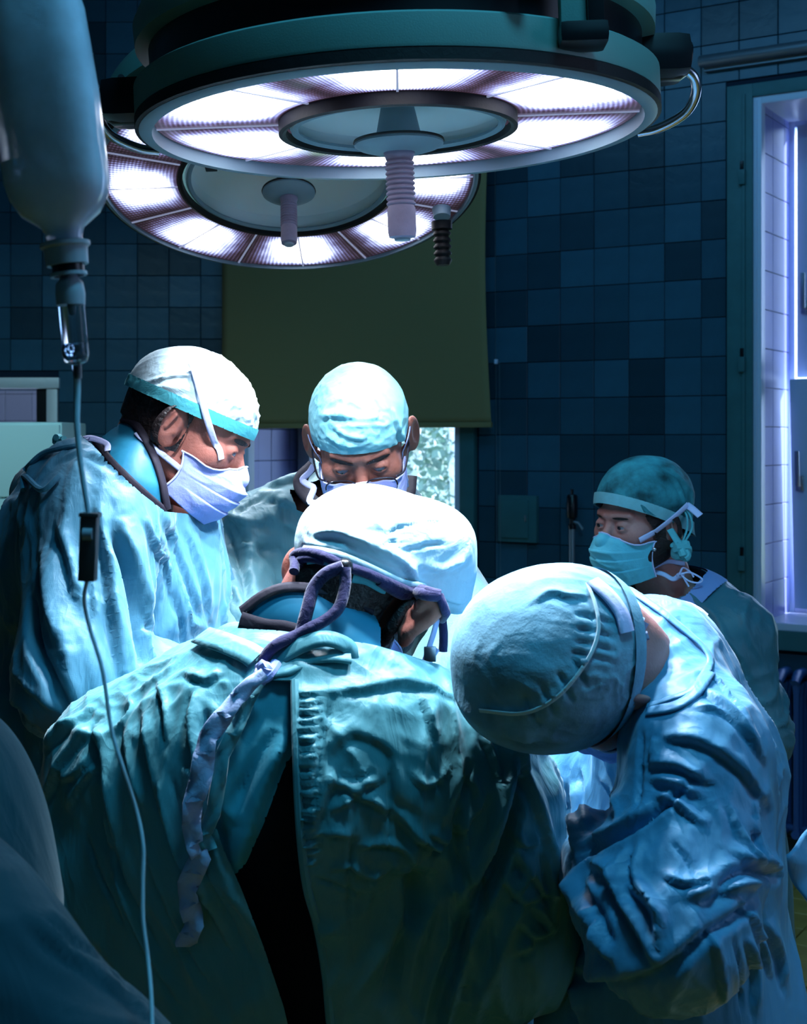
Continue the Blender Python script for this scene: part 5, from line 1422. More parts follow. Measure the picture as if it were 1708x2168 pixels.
gD.cone(P(1375, 1405, 1.80), P(1465, 1620, 1.84), .080, .092, .06); gD.cone(P(1465, 1620, 1.84), P(1495, 1820, 1.86), .092, .085, .06)
gD.cone(P(1275, 1310, 1.93), P(1360, 1395, 1.88), .052, .07, .05)
gD.cone(P(1195, 1655, 1.92), P(1400, 1590, 1.86), .072, .080, .04); gD.cone(P(1175, 1740, 1.93), P(1360, 1720, 1.86), .070, .075, .03)
gD.cone(P(1160, 1680, 1.93), P(1240, 1840, 1.92), .070, .05, .03)
gD.cone(P(1480, 1720, 1.64), P(1420, 1930, 1.56), .088, .090, .02)
gD.cone(P(1290, 1830, 1.66), P(1400, 1960, 1.60), .055, .08, .02)
gD.cone(P(1290, 1890, 1.63), P(1330, 1975, 1.60), .050, .045, .02)
gD.cone(P(1470, 2000, 1.84), P(1500, 2250, 1.84), .10, .13, .05)
gD.cone(P(1340, 2080, 1.86), P(1340, 2300, 1.86), .12, .14, .05)
ndD = nrm(HD.o - JD['nb'])
gD.cone(P(1402, 1388, 1.79), P(1430, 1460, 1.78), .062, .062, .03)
gD_clip = neck_clip(P(1345, 1405, 1.70), (-1, -.15, .15), .0, .036)
foldsD = [(P(1500, 1720, 1.55), .22, P(1300, 1900, 1.6) - P(1550, 1500, 1.6), 13, 3.5, .013), (P(1200, 1700, 1.7), .16, P(1150, 1850, 1.7) - P(1260, 1600, 1.7), 14, 4, .012),
          (P(1340, 1900, 1.6), .13, P(1420, 2050, 1.6) - P(1260, 1820, 1.6), 16, 5, .010), (P(1560, 1500, 1.8), .2, P(1620, 1800, 1.8) - P(1450, 1350, 1.8), 15, 3, .008), (P(1500, 2100, 1.7), .3, (0.1, 0, 1), 9, 3, .014)]
strD = [(9, -17, [(1200, 1835), (1290, 1790), (1380, 1730), (1470, 1650)]), (10, 10, [(1215, 1800), (1300, 1765), (1370, 1715)]), (8, -9, [(1362, 1545), (1358, 1620), (1350, 1720)]), (7, 7, [(1385, 1560), (1380, 1600)]),
        (14, 15, [(1212, 1650), (1224, 1720), (1215, 1790)]), (10, 9, [(1140, 1620), (1175, 1680), (1150, 1750)]), (9, 9, [(1370, 1620), (1430, 1620), (1490, 1650)]), (8, 8, [(1375, 1650), (1430, 1660), (1470, 1680)]),
        (12, 14, [(1205, 1840), (1215, 1900), (1260, 1960), (1290, 2010)]), (10, 12, [(1250, 1830), (1290, 1850), (1300, 1880)]), (9, 11, [(1330, 1870), (1380, 1930), (1392, 1990)]), (10, 12, [(1310, 1900), (1345, 1960), (1380, 2020)]),
        (9, 9, [(1270, 1930), (1280, 1990), (1300, 2020)]), (14, -14, [(1240, 1880), (1270, 1930), (1300, 1990)]), (9, 8, [(1400, 1560), (1480, 1570), (1560, 1620), (1620, 1700)]), (9, 8, [(1480, 1450), (1560, 1520), (1610, 1600)]),
        (9, 8, [(1600, 1700), (1610, 1800), (1630, 1840)]), (10, 9, [(1540, 1800), (1600, 1830), (1640, 1850)]), (16, -20, [(1500, 1900), (1560, 1850), (1640, 1850)]), (12, 12, [(1450, 1900), (1540, 1880), (1600, 1870)]),
        (16, -16, [(1400, 2060), (1480, 1990), (1560, 1940), (1600, 1900)]), (14, 12, [(1200, 2040), (1280, 2060), (1360, 2050), (1440, 2010)]), (10, 10, [(1620, 1950), (1650, 2020), (1660, 2080)]), (12, 12, [(1210, 2080), (1220, 2140)])]
strD += [(6, 8, [(1390, 1690), (1430, 1700), (1480, 1740)]), (5, -6, [(1380, 1670), (1420, 1680), (1460, 1700)]), (6, 8, [(1330, 1790), (1300, 1850), (1310, 1920)]), (6, 8, [(1350, 1780), (1340, 1850), (1370, 1900), (1400, 1950)]), (5, 7, [(1240, 1860), (1260, 1900), (1250, 1950)]),
  (6, 8, [(1400, 1850), (1450, 1870), (1500, 1860)]), (6, -7, [(1420, 1780), (1460, 1830), (1480, 1880)]), (6, 8, [(1540, 1700), (1570, 1780), (1600, 1830)]), (5, 6, [(1480, 1420), (1530, 1450), (1580, 1530)]), (5, 6, [(1470, 1500), (1530, 1510), (1580, 1560)]), (6, 7, [(1270, 1640), (1300, 1680), (1310, 1740)]),
  (6, 7, [(1230, 1620), (1250, 1680), (1240, 1760)]), (6, 8, [(1560, 1900), (1600, 1960), (1630, 2060)]), (6, 8, [(1500, 1960), (1520, 2040), (1530, 2120)]), (7, 9, [(1580, 1980), (1600, 2060), (1600, 2140)]), (6, -8, [(1550, 1980), (1565, 2060), (1570, 2140)])]
skin_obj('gown', gD, .0042, M['gown_cyan'], Dp, fields=foldsD, strokes=strD, clips=[gD_clip])
for pts, w_ in (([(1330, 1250), (1400, 1300), (1460, 1350), (1490, 1380), (1500, 1410), (1480, 1450)], .018), ([(1500, 1430), (1470, 1475), (1430, 1500), (1375, 1510)], .026), ([(1375, 1500), (1420, 1485), (1460, 1470), (1485, 1445)], .016)):
    q, g = onsurf(gD, pts, .004); ribbon(q, w_ * .5, g, 'gown_yoke_edge', M['gown_cyan'], Dp, .0025)
knot(P(1446, 1328, 1.80), .020, 'gown_knot', M['tie'], Dp, 5, 11)
ribbon(spline([P(1440, 1328, 1.8), P(1432, 1300, 1.8), P(1450, 1284, 1.79), P(1475, 1295, 1.78), P(1494, 1310, 1.78)], 5), .016, (.2, -.8, .6), 'gown_tie', M['tie'], Dp)
ribbon(spline([P(1448, 1330, 1.8), P(1480, 1352, 1.79), P(1500, 1372, 1.79)], 5), .016, (.2, -.8, .6), 'gown_tie', M['tie'], Dp)
# waist tie flying to the right with its square tab
q = spline([P(1612, 1810, 1.80), P(1645, 1812, 1.81), P(1660, 1812, 1.81)], 5); link('waist_tie', MB().tube(q, .004, 8).mesh('waist_tie'), M['gown_cyan'], Dp)
# cap: big pale-blue cloth bag with a seam
capD_s = Sdf()
capD_s.ell(P(1150, 1392, 1.655), (.108, .098, .104), None); capD_s.ell(HD.w(0, -.010, .030), (.088, .108, .088), HD.R, .03)
capD_s.ell(P(1205, 1340, 1.68), (.082, .085, .074), None, .03); capD_s.ell(P(1120, 1470, 1.67), (.080, .075, .058), None, .03)
gcD = lambda V, N: (lambda L: L[:, 2] + .022 + .35 * np.minimum(L[:, 1], 0) * 0)(HD.loc(V))
seamD = [(1240, 1240), (1258, 1290), (1262, 1340), (1238, 1400), (1180, 1470), (1110, 1505), (1020, 1500)]
gath = [(7, -7, [(1215 + dx * .2, 1330 + t), (1250 + dx * .3, 1335 + t), (1300, 1350 + t)]) for t, dx in ((-30, 0), (0, 5), (28, -15), (52, -40))]
gath += [(7, -7, [(x - 14, y - 30), (x, y), (x + 16, y + 34)]) for x, y in ((1225, 1418), (1195, 1450), (1160, 1480), (1120, 1498))]
skin_obj('cap', capD_s, .0034, M['cap_blue'], Dp, fields=[(P(1260, 1370, 1.6), .09, P(1330, 1390, 1.6) - P(1200, 1360, 1.6), 45, 9, .005), (P(1180, 1490, 1.6), .08, P(1220, 1540, 1.6) - P(1150, 1440, 1.6), 42, 9, .005), (P(1100, 1350, 1.6), .12, (1, 0, .4), 10, 6, .004)],
    strokes=gath + [(5, 4, seamD), (6, 5, [(1130, 1275), (1165, 1255), (1200, 1262), (1240, 1262)]), (12, 8, [(960, 1480), (1040, 1540), (1150, 1570)]), (8, -5, [(1000, 1530), (1090, 1560), (1180, 1575)])], clips=[gcD])
fD = both(hD, capD_s)
q, g = onsurf(capD_s, seamD, .0045); ribbon(q, .0045, g, 'cap_seam', M['cap_pale'], Dp, .001)
skin_obj('cap_band', inflate(capD_s, .0035), .0034, M['cap_blue'], Dp, box=bbox(capD_s), clips=[lambda V, N: gcD(V, N) + .0, lambda V, N: .022 - gcD(V, N)])
q, g = onsurf(both(capD_s), [(1250, 1235), (1285, 1265), (1310, 1300), (1322, 1340)], .004); ribbon(q, .022, g, 'mask_tie', M['tie'], Dp, .003)
for pts, w_ in (([(1310, 1290), (1330, 1310), (1358, 1325)], .020), ([(1330, 1345), (1352, 1350), (1372, 1345)], .010)):
    ribbon(spline([P(x, y, 1.635) for x, y in pts], 5), w_, (.1, -1, .3), 'mask_tie_end', M['tie'], Dp, .002)
ribbon(spline([P(1338, 1345, 1.63), P(1352, 1332, 1.63), P(1362, 1315, 1.63)], 4), .014, (.3, -1, .2), 'mask_tie_end', M['tie'], Dp, .002)
maskD, corD = mask_grid(HD, 'mask', M['mask_lilac'], Dp, hD)
finish_person(Dp, JD)
# the tab of another blue cloth at the right edge
tb_ = thing('hanging_cloth', 'square blue cloth tab on a waist tie at the right edge, before the radiator', 'cloth', P(1720, 1900, 1.85))
bm = bmesh.new(); poly = [(1655, 1808), (1700, 1770), (1760, 1735), (1830, 1760), (1800, 1900), (1745, 1960), (1700, 1900), (1672, 1860)]
pc = [P(x, y, 1.84 + .0004 * (x - 1655) + .012 * math.sin(i * 2.1)) for i, (x, y) in enumerate(poly)]
cen = np.mean(pc, 0); V = []; nr_ = 10
pcs = spline(pc + [pc[0]], 6)[:-1]
for r_ in range(1, nr_ + 1):
    for p in pcs:
        t = r_ / nr_; q = cen + (p - cen) * t; V.append(q + np.array([0, .012 * math.sin(q[0] * 70 + q[2] * 30), 0]))
n_ = len(pcs); Fc = [((r_) * n_ + i, r_ * n_ + (i + 1) % n_, (r_ + 1) * n_ + (i + 1) % n_, (r_ + 1) * n_ + i) for r_ in range(nr_ - 1) for i in range(n_)]
V.append(cen); Fc += [(len(V) - 1, i, (i + 1) % n_, (i + 1) % n_) for i in range(n_)]
bm = bmesh.new(); vs = [bm.verts.new(v) for v in V]
for f_ in Fc:
    f_ = list(dict.fromkeys(f_)); bm.faces.new([vs[i] for i in f_])
bmesh.ops.recalc_face_normals(bm, faces=bm.faces)
me = bpy.data.meshes.new('cloth'); bm.to_mesh(me); bm.free(); smooth_mesh(me)
o = link('cloth', me, M['gown_cyan'], tb_); md = o.modifiers.new('s', 'SOLIDIFY'); md.thickness = .004

# ======== C: surgeon in front with his back to the camera
HC = Head(P(757, 1246, 1.88), (.36, .78, -.52), (.55, .32, .77), 1.07)
JC = J_(nk=HC.w(0, -.03, -.06), nb=P(640, 1385, 1.84), ch=P(620, 1640, 1.80), wa=P(615, 1930, 1.87), pe=P(610, 2220, 1.94),
        sL=P(255, 1615, 1.84), sR=P(970, 1625, 1.80), eL=P(290, 1990, 1.86), eR=P(1070, 2010, 1.82), wL=P(480, 1900, 2.12), wR=P(900, 1850, 2.12),
        hc=HC.w(0, -.01, -.03), fwd=(.1, 1, 0), thin=.5)
Cp = thing('person', 'surgeon in front, back to the camera, gown open behind, violet cord on the cap', 'person', (JC['pe'][0], JC['pe'][1], 0))
hC = head_sdf(HC, JC['nb'], neck_r=.062)
hCh = Sdf(); hCh.p = list(hC.p)
earR = spline([P(884, 1290, 1.785), P(905, 1272, 1.775), P(925, 1278, 1.775), P(920, 1298, 1.775), P(895, 1320, 1.78), P(868, 1338, 1.785), P(855, 1358, 1.80)], 2)
for a_, b_ in zip(earR, earR[1:]): hC.cone(a_, b_, .0075, .0075, .006)
hC.cone(P(890, 1300, 1.795), P(862, 1335, 1.80), .011, .010, .012); hC.cone(P(880, 1310, 1.80), P(850, 1320, 1.84), .010, .014, .012)
earL = spline([P(648, 1178, 1.87), P(630, 1172, 1.87), P(615, 1190, 1.87), P(612, 1215, 1.87), P(622, 1243, 1.865)], 2)
for a_, b_ in zip(earL, earL[1:]): hC.cone(a_, b_, .0075, .0075, .008)
make_body(Cp, JC, hC, HC, M['skin'])
gC = garment_sdf(JC, (.075, .075, .055), (.150, .170, .180), hem=.45, hemr=.24, k=.04)
gC.ell(P(640, 1640, 1.76), (.235, .115, .17), None, .06)
gC.cone(P(400, 1475, 1.84), P(250, 1575, 1.84), .055, .070, .05); gC.cone(P(840, 1512, 1.80), P(965, 1615, 1.80), .055, .072, .05)
gC.cone(P(235, 1640, 1.84), P(195, 1780, 1.84), .075, .075, .04)
gC.cone(P(115, 1690, 1.88), P(170, 1760, 1.86), .034, .055, .04)
gC.cone(P(260, 1900, 1.86), P(560, 2260, 1.92), .105, .16, .06); 
gC.cone(P(420, 1800, 1.85), P(480, 2250, 1.93), .14, .17, .06)
gC.cone(P(1050, 1700, 1.80), P(1090, 2020, 1.82), .085, .075, .04)
gC.cone(P(800, 1900, 1.87), P(900, 2260, 1.97), .14, .17, .06)
gC.cone(P(520, 1455, 1.80), P(780, 1450, 1.80), .055, .055, .05)
ncC = nrm(HC.o - JC['nb'])
def gC_clip(V, N):
    x, y = proj(V)
    back = in_poly(x, y, [(505, 1465), (560, 1440), (624, 1440), (628, 1600), (636, 1760), (650, 1880), (672, 1960), (690, 2060), (705, 2300), (640, 2300), (600, 2130), (560, 2010), (510, 1880), (470, 1790), (442, 1700), (425, 1600), (440, 1530)])
    neck = -((V - P(650, 1392, 1.84)) @ nrm(np.array([.15, .35, .9])) - .004) * 1500
    return np.minimum(np.where(V[:, 1] < JC['ch'][1] + .05, -back, 1.0 * 50), neck) / 1500
foldsC = [(P(250, 1750, 1.75), .30, P(420, 2100, 1.75) - P(230, 1500, 1.75), 14, 1.8, .011), (P(380, 1950, 1.7), .26, P(520, 2168, 1.7) - P(330, 1700, 1.7), 16, 1.6, .014), (P(420, 1500, 1.75), .12, (1, 0, -.4), 14, 6, .008),
          (P(1120, 1800, 1.75), .24, P(1150, 2050, 1.75) - P(1080, 1550, 1.75), 14, 4.0, .016), (P(900, 2050, 1.65), .24, P(860, 2200, 1.65) - P(960, 1800, 1.65), 12, 2.5, .02), (P(860, 1600, 1.65), .22, (.8, 0, -.5), 9, 6, .007)]
strC = [(12, 5, [(690, 1600), (725, 1560), (763, 1552), (830, 1590), (845, 1680), (870, 1705)]), (7, 6, [(700, 1660), (730, 1665), (755, 1678), (775, 1663), (805, 1655)]), (6, -7, [(715, 1640), (750, 1650), (790, 1635)]),
        (8, 9, [(660, 1760), (690, 1680), (705, 1640)]), (6, 8, [(688, 1770), (720, 1765), (745, 1772)]), (7, -8, [(750, 1690), (748, 1780), (742, 1860), (740, 1950)]), (7, 10, [(835, 1710), (880, 1770), (930, 1795), (945, 1785)]),
        (7, 9, [(910, 1760), (935, 1775), (960, 1760)]), (7, 8, [(905, 1815), (930, 1790), (950, 1780)]), (6, -8, [(826, 1600), (828, 1720), (826, 1800)]), (9, -9, [(700, 1480), (690, 1540), (680, 1600), (662, 1700)]),
        (16, -22, [(1000, 1600), (975, 1700), (965, 1800), (975, 1850)]), (14, 14, [(1050, 1530), (1080, 1620), (1070, 1720), (1040, 1800), (1000, 1880)]), (20, -30, [(1090, 1690), (1065, 1800), (1020, 1880), (985, 1960), (960, 2060)]),
        (9, 12, [(1055, 1540), (1100, 1620), (1140, 1720), (1180, 1850)]), (9, 10, [(1095, 1800), (1110, 1850), (1090, 1890)]), (8, 9, [(1125, 1910), (1150, 1940), (1165, 1960)]), (8, 8, [(1130, 1990), (1110, 2010), (1095, 2020)]), (9, 10, [(1150, 1780), (1165, 1860), (1170, 1930)]),
        (8, 9, [(960, 1780), (990, 1740), (1020, 1700)]), (12, 12, [(1000, 1880), (985, 1960), (965, 2060), (940, 2168)]), (30, -25, [(860, 1840), (880, 1900), (850, 2000), (830, 2100)]), (10, 6, [(690, 1465), (780, 1455), (860, 1445), (960, 1480)]),
        (7, 6, [(890, 1470), (910, 1530), (920, 1560)]), (9, 9, [(60, 1640), (120, 1560), (180, 1510)]), (9, 9, [(90, 1700), (130, 1610), (190, 1540)]), (8, 8, [(120, 1650), (160, 1640), (190, 1600)]), (12, 12, [(200, 1520), (230, 1640), (240, 1780)]),
        (12, -14, [(215, 1600), (240, 1720), (260, 1850), (330, 2000)]), (10, 10, [(420, 1460), (405, 1530), (415, 1620), (390, 1680)]), (9, -9, [(440, 1500), (430, 1550)]), (10, 9, [(300, 1500), (320, 1620), (360, 1760), (430, 1900)]), (8, 7, [(470, 1420), (440, 1440), (400, 1430)])]
strC += [(6, 8, [(700, 1720), (735, 1700), (748, 1688)]), (6, 8, [(752, 1688), (790, 1700), (820, 1722)]), (5, 7, [(870, 1640), (900, 1665), (930, 1655), (950, 1630)]), (5, -6, [(905, 1600), (925, 1640), (935, 1680)]),
  (6, 7, [(760, 1800), (800, 1790), (850, 1800), (880, 1830)]), (5, 6, [(700, 1850), (740, 1840), (780, 1860), (820, 1850)]), (6, -7, [(660, 1860), (720, 1880), (770, 1900)]), (6, 8, [(990, 1640), (1010, 1680), (1005, 1730)]),
  (6, 8, [(1020, 1560), (1040, 1600), (1060, 1680)]), (5, -7, [(1075, 1600), (1095, 1680), (1110, 1760)]), (6, 9, [(1080, 1760), (1110, 1790), (1140, 1780)]), (6, 8, [(1060, 1850), (1100, 1900), (1150, 1900)]), (5, 8, [(1130, 1850), (1150, 1890), (1175, 1900)]),
  (6, 8, [(1090, 1940), (1130, 1980), (1180, 1970)]), (6, 7, [(140, 1720), (170, 1660), (210, 1620)]), (6, 7, [(260, 1540), (275, 1620), (300, 1700)]), (5, 6, [(330, 1440), (350, 1500), (352, 1560)]), (6, -8, [(180, 1760), (210, 1850), (260, 1950)]), (7, 8, [(340, 1650), (370, 1760), (420, 1870), (480, 2000)]), (7, -8, [(360, 1640), (400, 1760), (450, 1880), (520, 2020)]), (7, 8, [(300, 1760), (350, 1900), (430, 2060)]), (6, 7, [(240, 1840), (300, 1980), (380, 2120)])]
for k, y in enumerate(range(1470, 1850, 19)): strC.append((5, 5 + (k % 3) * 1.6, [(632, y), (650, y + 3 * (k % 2)), (668, y - 2)]))
skin_obj('gown', gC, .0042, M['gown_green'], Cp, fields=foldsC, strokes=strC, clips=[gC_clip])
rimR = [(624, 1440), (628, 1600), (636, 1760), (650, 1880), (672, 1960), (690, 2060), (700, 2168)]
for pts in (rimR,):
    q, g = onsurf(gC, pts, -.002); link('back_hem', MB().tube(q, .0055, 8).mesh('back_hem'), M['gown_green'], Cp)
# shirt beneath and black apron
shC = Sdf(); 
shC.ell(P(590, 1620, 1.765), (.17, .100, .165), None); shC.cone(P(560, 1600, 1.78), P(530, 1900, 1.80), .095, .12, .05)
def shclip(V, N):
    x, y = proj(V); return in_poly(x, y, [(440, 1440), (640, 1440), (640, 1560), (600, 1630), (560, 1740), (520, 1830), (490, 1862), (400, 1860), (380, 1600)]) / 1500
skin_obj('scrub_shirt', shC, .005, M['scrub'], Cp, fields=[(P(540, 1650, 1.68), .14, P(500, 1800, 1.7) - P(620, 1520, 1.7), 9, 2, .016)], strokes=[(16, 16, [(620, 1540), (570, 1640), (530, 1760), (500, 1840)]), (18, -14, [(590, 1540), (540, 1620), (500, 1700)]), (14, 12, [(480, 1560), (470, 1650), (480, 1750)])], clips=[shclip])
apC = Sdf(); apC.cone(P(600, 1600, 1.84), P(600, 1900, 1.88), .128, .135, .05); b_ = P(610, 2200, 1.94); b_[2] = .5; apC.cone(P(600, 1900, 1.88), b_, .13, .16, .05)
skin_obj('apron', apC, .01, M['apron'], Cp, fields=[(P(600, 2000, 1.7), .3, (0, 0, 1), 9, 2, .01)])
# left collar flap and pale shirt edge by the neck
q, g = onsurf(both(gC, inflate(hC, .01)), [(430, 1352), (470, 1365), (520, 1385), (545, 1400)], .006); ribbon(q, .030, g, 'collar_flap', M['gown_green'], Cp, .002)
ribbon(spline([P(452, 1375, 1.80), P(490, 1345, 1.80), P(520, 1352, 1.80), P(545, 1390, 1.79)], 5), .034, (.1, -1, .5), 'collar_flap', M['tie_teal'], Cp, .002)
# neck shield
nC = Sdf(); dC = nrm(P(705, 1290, 1.84) - P(640, 1400, 1.82)); cN = P(672, 1335, 1.835)
latC = nrm(np.array([.80, -.35, -.42])); latC = nrm(latC - dC * (latC @ dC))
nC.cone(cN - dC * .04 - latC * .045, cN - dC * .02 + latC * .045, .082, .074, .0)
nC.ell(cN - latC * .03, (.105, .088, .07), np.stack([latC, np.cross(dC, latC), dC], 1), .03)
nC.cone(P(545, 1300, 1.86), P(640, 1300, 1.84), .028, .06, .04)
shield_poly = [(512, 1305), (530, 1278), (565, 1258), (610, 1240), (680, 1246), (740, 1262), (790, 1292), (806, 1330), (806, 1398), (700, 1400), (640, 1345), (560, 1335), (512, 1330)]
def polyclip(poly): return lambda V, N: (lambda xy: np.where(V[:, 1] < cN[1] + .06, in_poly(xy[0], xy[1], poly), -20) / 1500)(proj(V))
skin_obj('neck_shield', nC, .004, M['collar'], Cp, clips=[polyclip(shield_poly)], fields=[(cN, .12, (1, 0, .2), 10, 4, .004)])
for pts, w_ in (([(514, 1296), (560, 1262), (610, 1246), (680, 1252), (740, 1270), (786, 1298)], .013), ([(512, 1316), (560, 1330), (600, 1334), (640, 1345)], .024)):
    q, g = onsurf(nC, pts, .003); ribbon(q, w_, g, 'shield_binding', M['binding'], Cp, .004)
poly_cap = [(612, 1200), (640, 1170), (700, 1178), (735, 1192), (800, 1225), (870, 1248), (915, 1262), (940, 1275), (950, 1300), (985, 1320), (1060, 1300), (1060, 980), (560, 980), (560, 1210)]
# hair at the nape; its dark lower part also stands in for neck shade
hairC = skin_obj('hair', inflate(hCh, .004), .0035, M['hair'], Cp, box=(HC.o - .18, HC.o + .18),
    clips=[lambda V, N: (lambda L: np.minimum.reduce([np.maximum(.0 - L[:, 1], np.where(V[:, 1] < HC.o[1] + .02, in_poly(*proj(V), [(740, 1190), (760, 1210), (935, 1255), (930, 1300), (880, 1360), (850, 1440), (800, 1440), (760, 1330)]) / 1500, -1)), np.where(V[:, 1] < HC.o[1] + .02, -in_poly(*proj(V), poly_cap) / 1500 + .004, .02 - L[:, 2]), L[:, 2] + .11 + .002 * perlin(L * 200) - 1.2 * np.maximum(.0 - L[:, 0], 0) - .05 * (L[:, 0] < .0), np.min([np.linalg.norm(V - e_, axis=1) for e_ in earR], axis=0) - .013, L[:, 0] + .03, np.linalg.norm((L - np.array([.081, -.012, -.006])) / np.array([.02, .022, .037]), axis=1) - 1]))(HC.loc(V))],
    fields=[(HC.w(0, -.1, 0), .16, HC.u, 90, 12, .0025)])
# cap
capC_s = Sdf(); capC_s.ell(HC.w(0, -.018, .032), (.084, .104, .090), HC.R); capC_s.ell(P(850, 1145, 1.92), (.098, .09, .062), None, .03); capC_s.ell(P(925, 1195, 1.92), (.046, .06, .060), None, .03)
capC_s.ell(P(760, 1130, 1.88), (.075, .08, .055), None, .04); capC_s.cone(P(958, 1220, 1.92), P(972, 1275, 1.92), .024, .014, .03)
poly_cap = [(612, 1200), (640, 1170), (700, 1178), (735, 1192), (800, 1225), (870, 1248), (915, 1262), (940, 1275), (950, 1300), (985, 1320), (1060, 1300), (1060, 980), (560, 980), (560, 1210)]
def ccC(V, N):
    x, y = proj(V); L = HC.loc(V)
    back = in_poly(x, y, poly_cap) / 1500
    return np.where(V[:, 1] < HC.o[1] + .015, back, L[:, 2] - .01)
skin_obj('cap', capC_s, .0034, M['cap_pale'], Cp, fields=[(P(880, 1200, 1.8), .10, (1, 0, -.15), 30, 7, .006), (P(700, 1150, 1.8), .07, (1, 0, -.5), 40, 10, .005), (P(820, 1100, 1.8), .12, (1, 0, .3), 12, 6, .003)],
    strokes=[(5, -5, [(815, 1135), (845, 1118), (882, 1110)]), (5, -4, [(895, 1106), (935, 1106)]), (6, -6, [(860, 1165), (900, 1155), (940, 1150)]), (6, -5, [(805, 1155), (835, 1148)]), (8, 8, [(660, 1130), (720, 1130), (790, 1160), (850, 1190), (890, 1240)]),
             (7, 7, [(890, 1200), (940, 1205), (985, 1185)]), (6, -6, [(880, 1215), (920, 1220), (960, 1200)]), (7, 6, [(905, 1240), (940, 1265), (975, 1275)]), (6, 5, [(640, 1150), (690, 1160), (740, 1172)]), (6, -5, [(760, 1180), (820, 1210), (870, 1235)])], clips=[ccC])
fC = both(hC, inflate(capC_s, .002))
q, g = onsurf(fC, [(645, 1172), (700, 1176), (745, 1190), (800, 1215), (850, 1238), (890, 1245)], .004); ribbon(q, .017, g, 'cap_band', M['cap_pale'], Cp, .005)
q, g = onsurf(fC, [(655, 1192), (680, 1190), (712, 1200)], .004); ribbon(q, .007, g, 'cap_tie', M['tie_teal'], Cp, .003)
q, g = onsurf(fC, [(745, 1222), (775, 1226), (805, 1242), (815, 1245)], .004); ribbon(q, .012, g, 'cap_tie', M['tie_teal'], Cp, .003)
# violet cord: band across the head and hanging bow
fAll = both(hC, inflate(capC_s, .004), inflate(nC, .002))
cords = [[(622, 1220), (628, 1190), (645, 1175), (675, 1172), (705, 1182), (728, 1194)], [(636, 1208), (640, 1192), (660, 1185), (690, 1190)], [(728, 1194), (770, 1208), (820, 1230), (870, 1252), (925, 1266)], [(800, 1225), (840, 1250), (885, 1262), (925, 1268)], [(925, 1266), (935, 1290), (940, 1330), (938, 1370)]]
link('cord', MB().tube(onsurf(fAll, cords[0], .008)[0], .0065, 10).mesh('cord'), M['cord'], Cp)
link('cord', MB().tube(onsurf(fAll, cords[1], .006)[0], .006, 10).mesh('cord'), M['cord'], Cp)
link('cord', MB().tube(onsurf(fAll, cords[2], .008)[0], .0066, 10).mesh('cord'), M['cord'], Cp)
link('cord', MB().tube(onsurf(fAll, cords[3], .007)[0], .0075, 10).mesh('cord'), M['cord'], Cp)
link('cord', MB().tube(onsurf(fAll, cords[4], .006)[0], .0060, 10).mesh('cord'), M['cord'], Cp)
mb = MB(); bmesh.ops.create_icosphere(mb.bm, subdivisions=2, radius=.011, matrix=Matrix.Translation(onsurf(fAll, [(728, 1192), (734, 1195), (738, 1197)], .014)[0][5])); link('cord_bead', mb.mesh('cord_bead'), M['black'], Cp)
ya = 1.735
def hang(pts, r, nm='cord_end', m='cord'):
    pp = [P(x, y, d) for x, y, d in pts]; link(nm, MB().tube(spline(pp, 6), r, 10).mesh(nm), M[m], Cp)
hang([(726, 1200, 1.735), (690, 1215, 1.735), (664, 1245, 1.735), (652, 1285, 1.725), (640, 1330, 1.72), (628, 1365, 1.72), (624, 1392, 1.72)], .0082)
hang([(730, 1202, 1.735), (730, 1240, 1.73), (718, 1285, 1.72), (690, 1312, 1.715), (655, 1330, 1.71), (628, 1345, 1.71), (590, 1362, 1.70), (565, 1385, 1.70), (552, 1418, 1.70)], .0074)
# gown neck tie: loop, knot and long pale strap ends
ft = both(gC, shC)
ribbon(spline([P(560, 1420, 1.70), P(590, 1395, 1.70), P(640, 1365, 1.70), (P(690, 1352, 1.70)), P(735, 1368, 1.71), P(742, 1395, 1.71)], 6), .020, (.1, -.8, .6), 'neck_tie', M['gown_green'], Cp, .004)
ribbon(spline([P(742, 1392, 1.705), P(700, 1388, 1.70), P(650, 1395, 1.70), P(610, 1415, 1.69), P(565, 1425, 1.69)], 6), .022, (.1, -.5, .9), 'neck_tie', M['gown_green'], Cp, .004)
knot(P(563, 1422, 1.69), .024, 'tie_knot', M['mask_lilac'], Cp, 5, 21)
ribbon(spline([P(575, 1428, 1.69), P(605, 1430, 1.69), P(630, 1438, 1.69)], 5), .014, (0, -1, .3), 'neck_tie', M['gown_green'], Cp, .003)
strap = [(560, 1425), (530, 1448), (500, 1480), (470, 1520), (440, 1560), (432, 1600), (425, 1650), (408, 1700), (405, 1750), (412, 1790), (425, 1815), (408, 1850), (395, 1880), (402, 1920), (412, 1955), (400, 1985), (372, 2000)]
def straight(pts, n=3):
    out = []
    for a_, b_ in zip(pts, pts[1:]): out += [(a_[0] + (b_[0] - a_[0]) * t / n, a_[1] + (b_[1] - a_[1]) * t / n) for t in range(n)]
    return out + [pts[-1]]
def strap_line(pts, off):
    pts = np.array(straight(pts)); q = trace(both(gC, shC, apC), pts); ok = ~np.isnan(q[:, 0])
    D = np.interp(np.arange(len(pts)), np.where(ok)[0], q[ok, 1]); D = np.convolve(np.pad(D, 2, mode='edge'), np.ones(5) / 5, 'valid') - off
    return np.array([P(x, y, d) for (x, y), d in zip(pts, D)])
q = strap_line(strap, .024); g = np.tile([0.1, -1.0, .25], (len(q), 1))
wv_ = np.interp(np.linspace(0, 1, len(q)), [0, .15, .3, .4, .55, .7, .85, .95, 1], [.014, .024, .026, .028, .022, .028, .026, .024, .006])
sg_ = np.arange(len(q)) // 3; tw = .62 * np.where(sg_ % 2 == 0, 1, -1) * (.5 + .5 * ((sg_ * 7) % 5) / 4)
